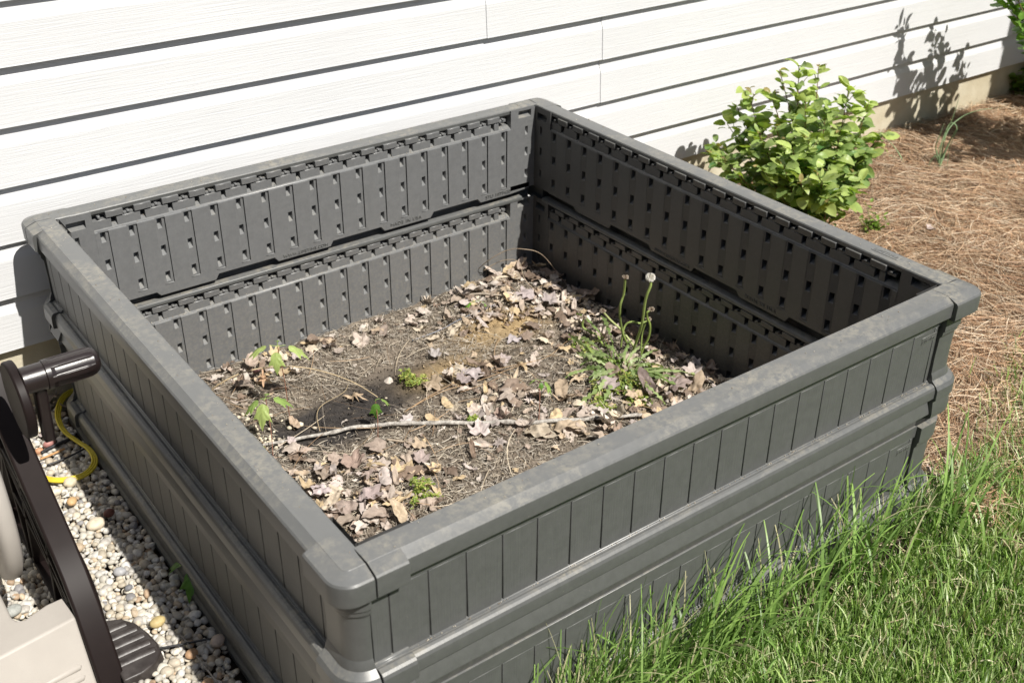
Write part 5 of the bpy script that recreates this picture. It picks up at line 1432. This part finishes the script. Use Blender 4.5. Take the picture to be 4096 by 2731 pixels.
# wild onion clumps
def onion(uv, tips_uv, label, seed, z=GZ+.02, r0=.0022):
    b = gz(*uv, z); e = empty('wild_onion', b, label, 'wild onion'); rr = np.random.default_rng(seed)
    for pts in tips_uv:
        P_ = [b + Vector((rr.normal(0,.006), rr.normal(0,.006), 0))] + [gx(u, v_, b.x + dx) for u, v_, dx in pts]
        pp = smooth_path(P_, 6); nq = len(pp)
        o = flush([tube_np(pp, [r0*(1-.8*i/nq) for i in range(nq)], 6, np.array([.20,.30,.15])*rr.uniform(.8, 1.3))], 'blade', M['stem'], parent=e)
def q3(x, y, dx=0): return ((2696+x/1.68)/S235, (y/1.68)/S235, dx)
onion((q3(1770,1120)[0], q3(1770,1120)[1]), [[q3(1800,960), q3(1870,800), q3(1920,640)], [q3(1850,960,.02), q3(1900,860,.02), q3(1850,835,.01), q3(1780,1000,-.02), q3(1715,1100,-.03)],
      [q3(1830,900,.03), q3(1930,790,.08), q3(2060,740,.12), q3(2210,725,.18)], [q3(1760,1000), q3(1790,900), q3(1815,830)], [q3(1880,900,.02), q3(1900,880,.02), q3(1850,1000,.02), q3(1835,1130,.01)], [q3(1760,1050,-.01), q3(1720,1090,-.02), q3(1700,1150,-.04)]],
      'clump of thin grey green wild onion blades on the shaded pine straw', 61)
onion((q3(1540,1090)[0], q3(1540,1090)[1]), [[q3(1490,1000,-.01), q3(1410,915,-.02)], [q3(1500,1060,-.01), q3(1400,1040,-.04), q3(1260,1040,-.09)]], 'two short wild onion blades on the straw right of the shrub', 62)

# tiny red and orange petals caught on the shaded panel
p = gx(2104, 682, 0.551)
mv, mf = leaf_mesh_np('lance', .008, .3, .3, .02, np.random.default_rng(3), 16, 2)
o = np_mesh('petal', mv, mf, M['deadleaf'], col=np.repeat([[.45,.05,.02]], len(mv), 0), smooth=True); o.location = p; o.rotation_euler = (0, 1.3, 0.4)
tag(o, 'tiny red orange petal caught on the dark right panel', 'petal')

# ---------------------------------------------------------------- tall leafy sky blocker, unseen, added to keep the sky off the left faces
sky_blocker = empty('sky_blocker', (-3.4, -1.2, GZ), 'tall dark evergreen screen added past the left edge of the view to block skylight', 'sky_blocker')
r = np.random.default_rng(91)
mb = MB(); mb.box((-4.1, -5.0, -0.5), (-3.55, 0.55, 2.9)); child_mesh(mb.build('blocker_branches', simple('blocker_wood', (.03,.028,.018), .9)), sky_blocker)
k = 16000
px_ = -3.45 + r.normal(0, .10, k); py_ = r.uniform(-5.1, .6, k); pz_ = r.uniform(-.45, 3.1, k)
L_ = r.uniform(.05, .11, k)
hv = []
d_ = r.normal(0, 1, (k, 3)); d_[:, 0] = np.abs(d_[:, 0]) + .3; d_ /= np.linalg.norm(d_, axis=1, keepdims=True)
e_ = np.cross(d_, r.normal(0, 1, (k, 3))); e_ /= np.linalg.norm(e_, axis=1, keepdims=True)
c0 = np.stack([px_, py_, pz_], -1); q_ = (L_*.28)[:, None]
V = np.stack([c0, c0 + d_*(L_*.5)[:, None] + e_*q_, c0 + d_*L_[:, None], c0 + d_*(L_*.5)[:, None] - e_*q_], 1).reshape(-1, 3)
F = np.arange(4*k).reshape(k, 4)
cl = pick([(0.04,0.085,0.025),(0.06,0.12,0.03),(0.03,0.06,0.02)], k, r, .3)
o = np_mesh('foliage', V, F, M['leaf'], col=np.repeat(cl, 4, 0)); child_mesh(o, sky_blocker)
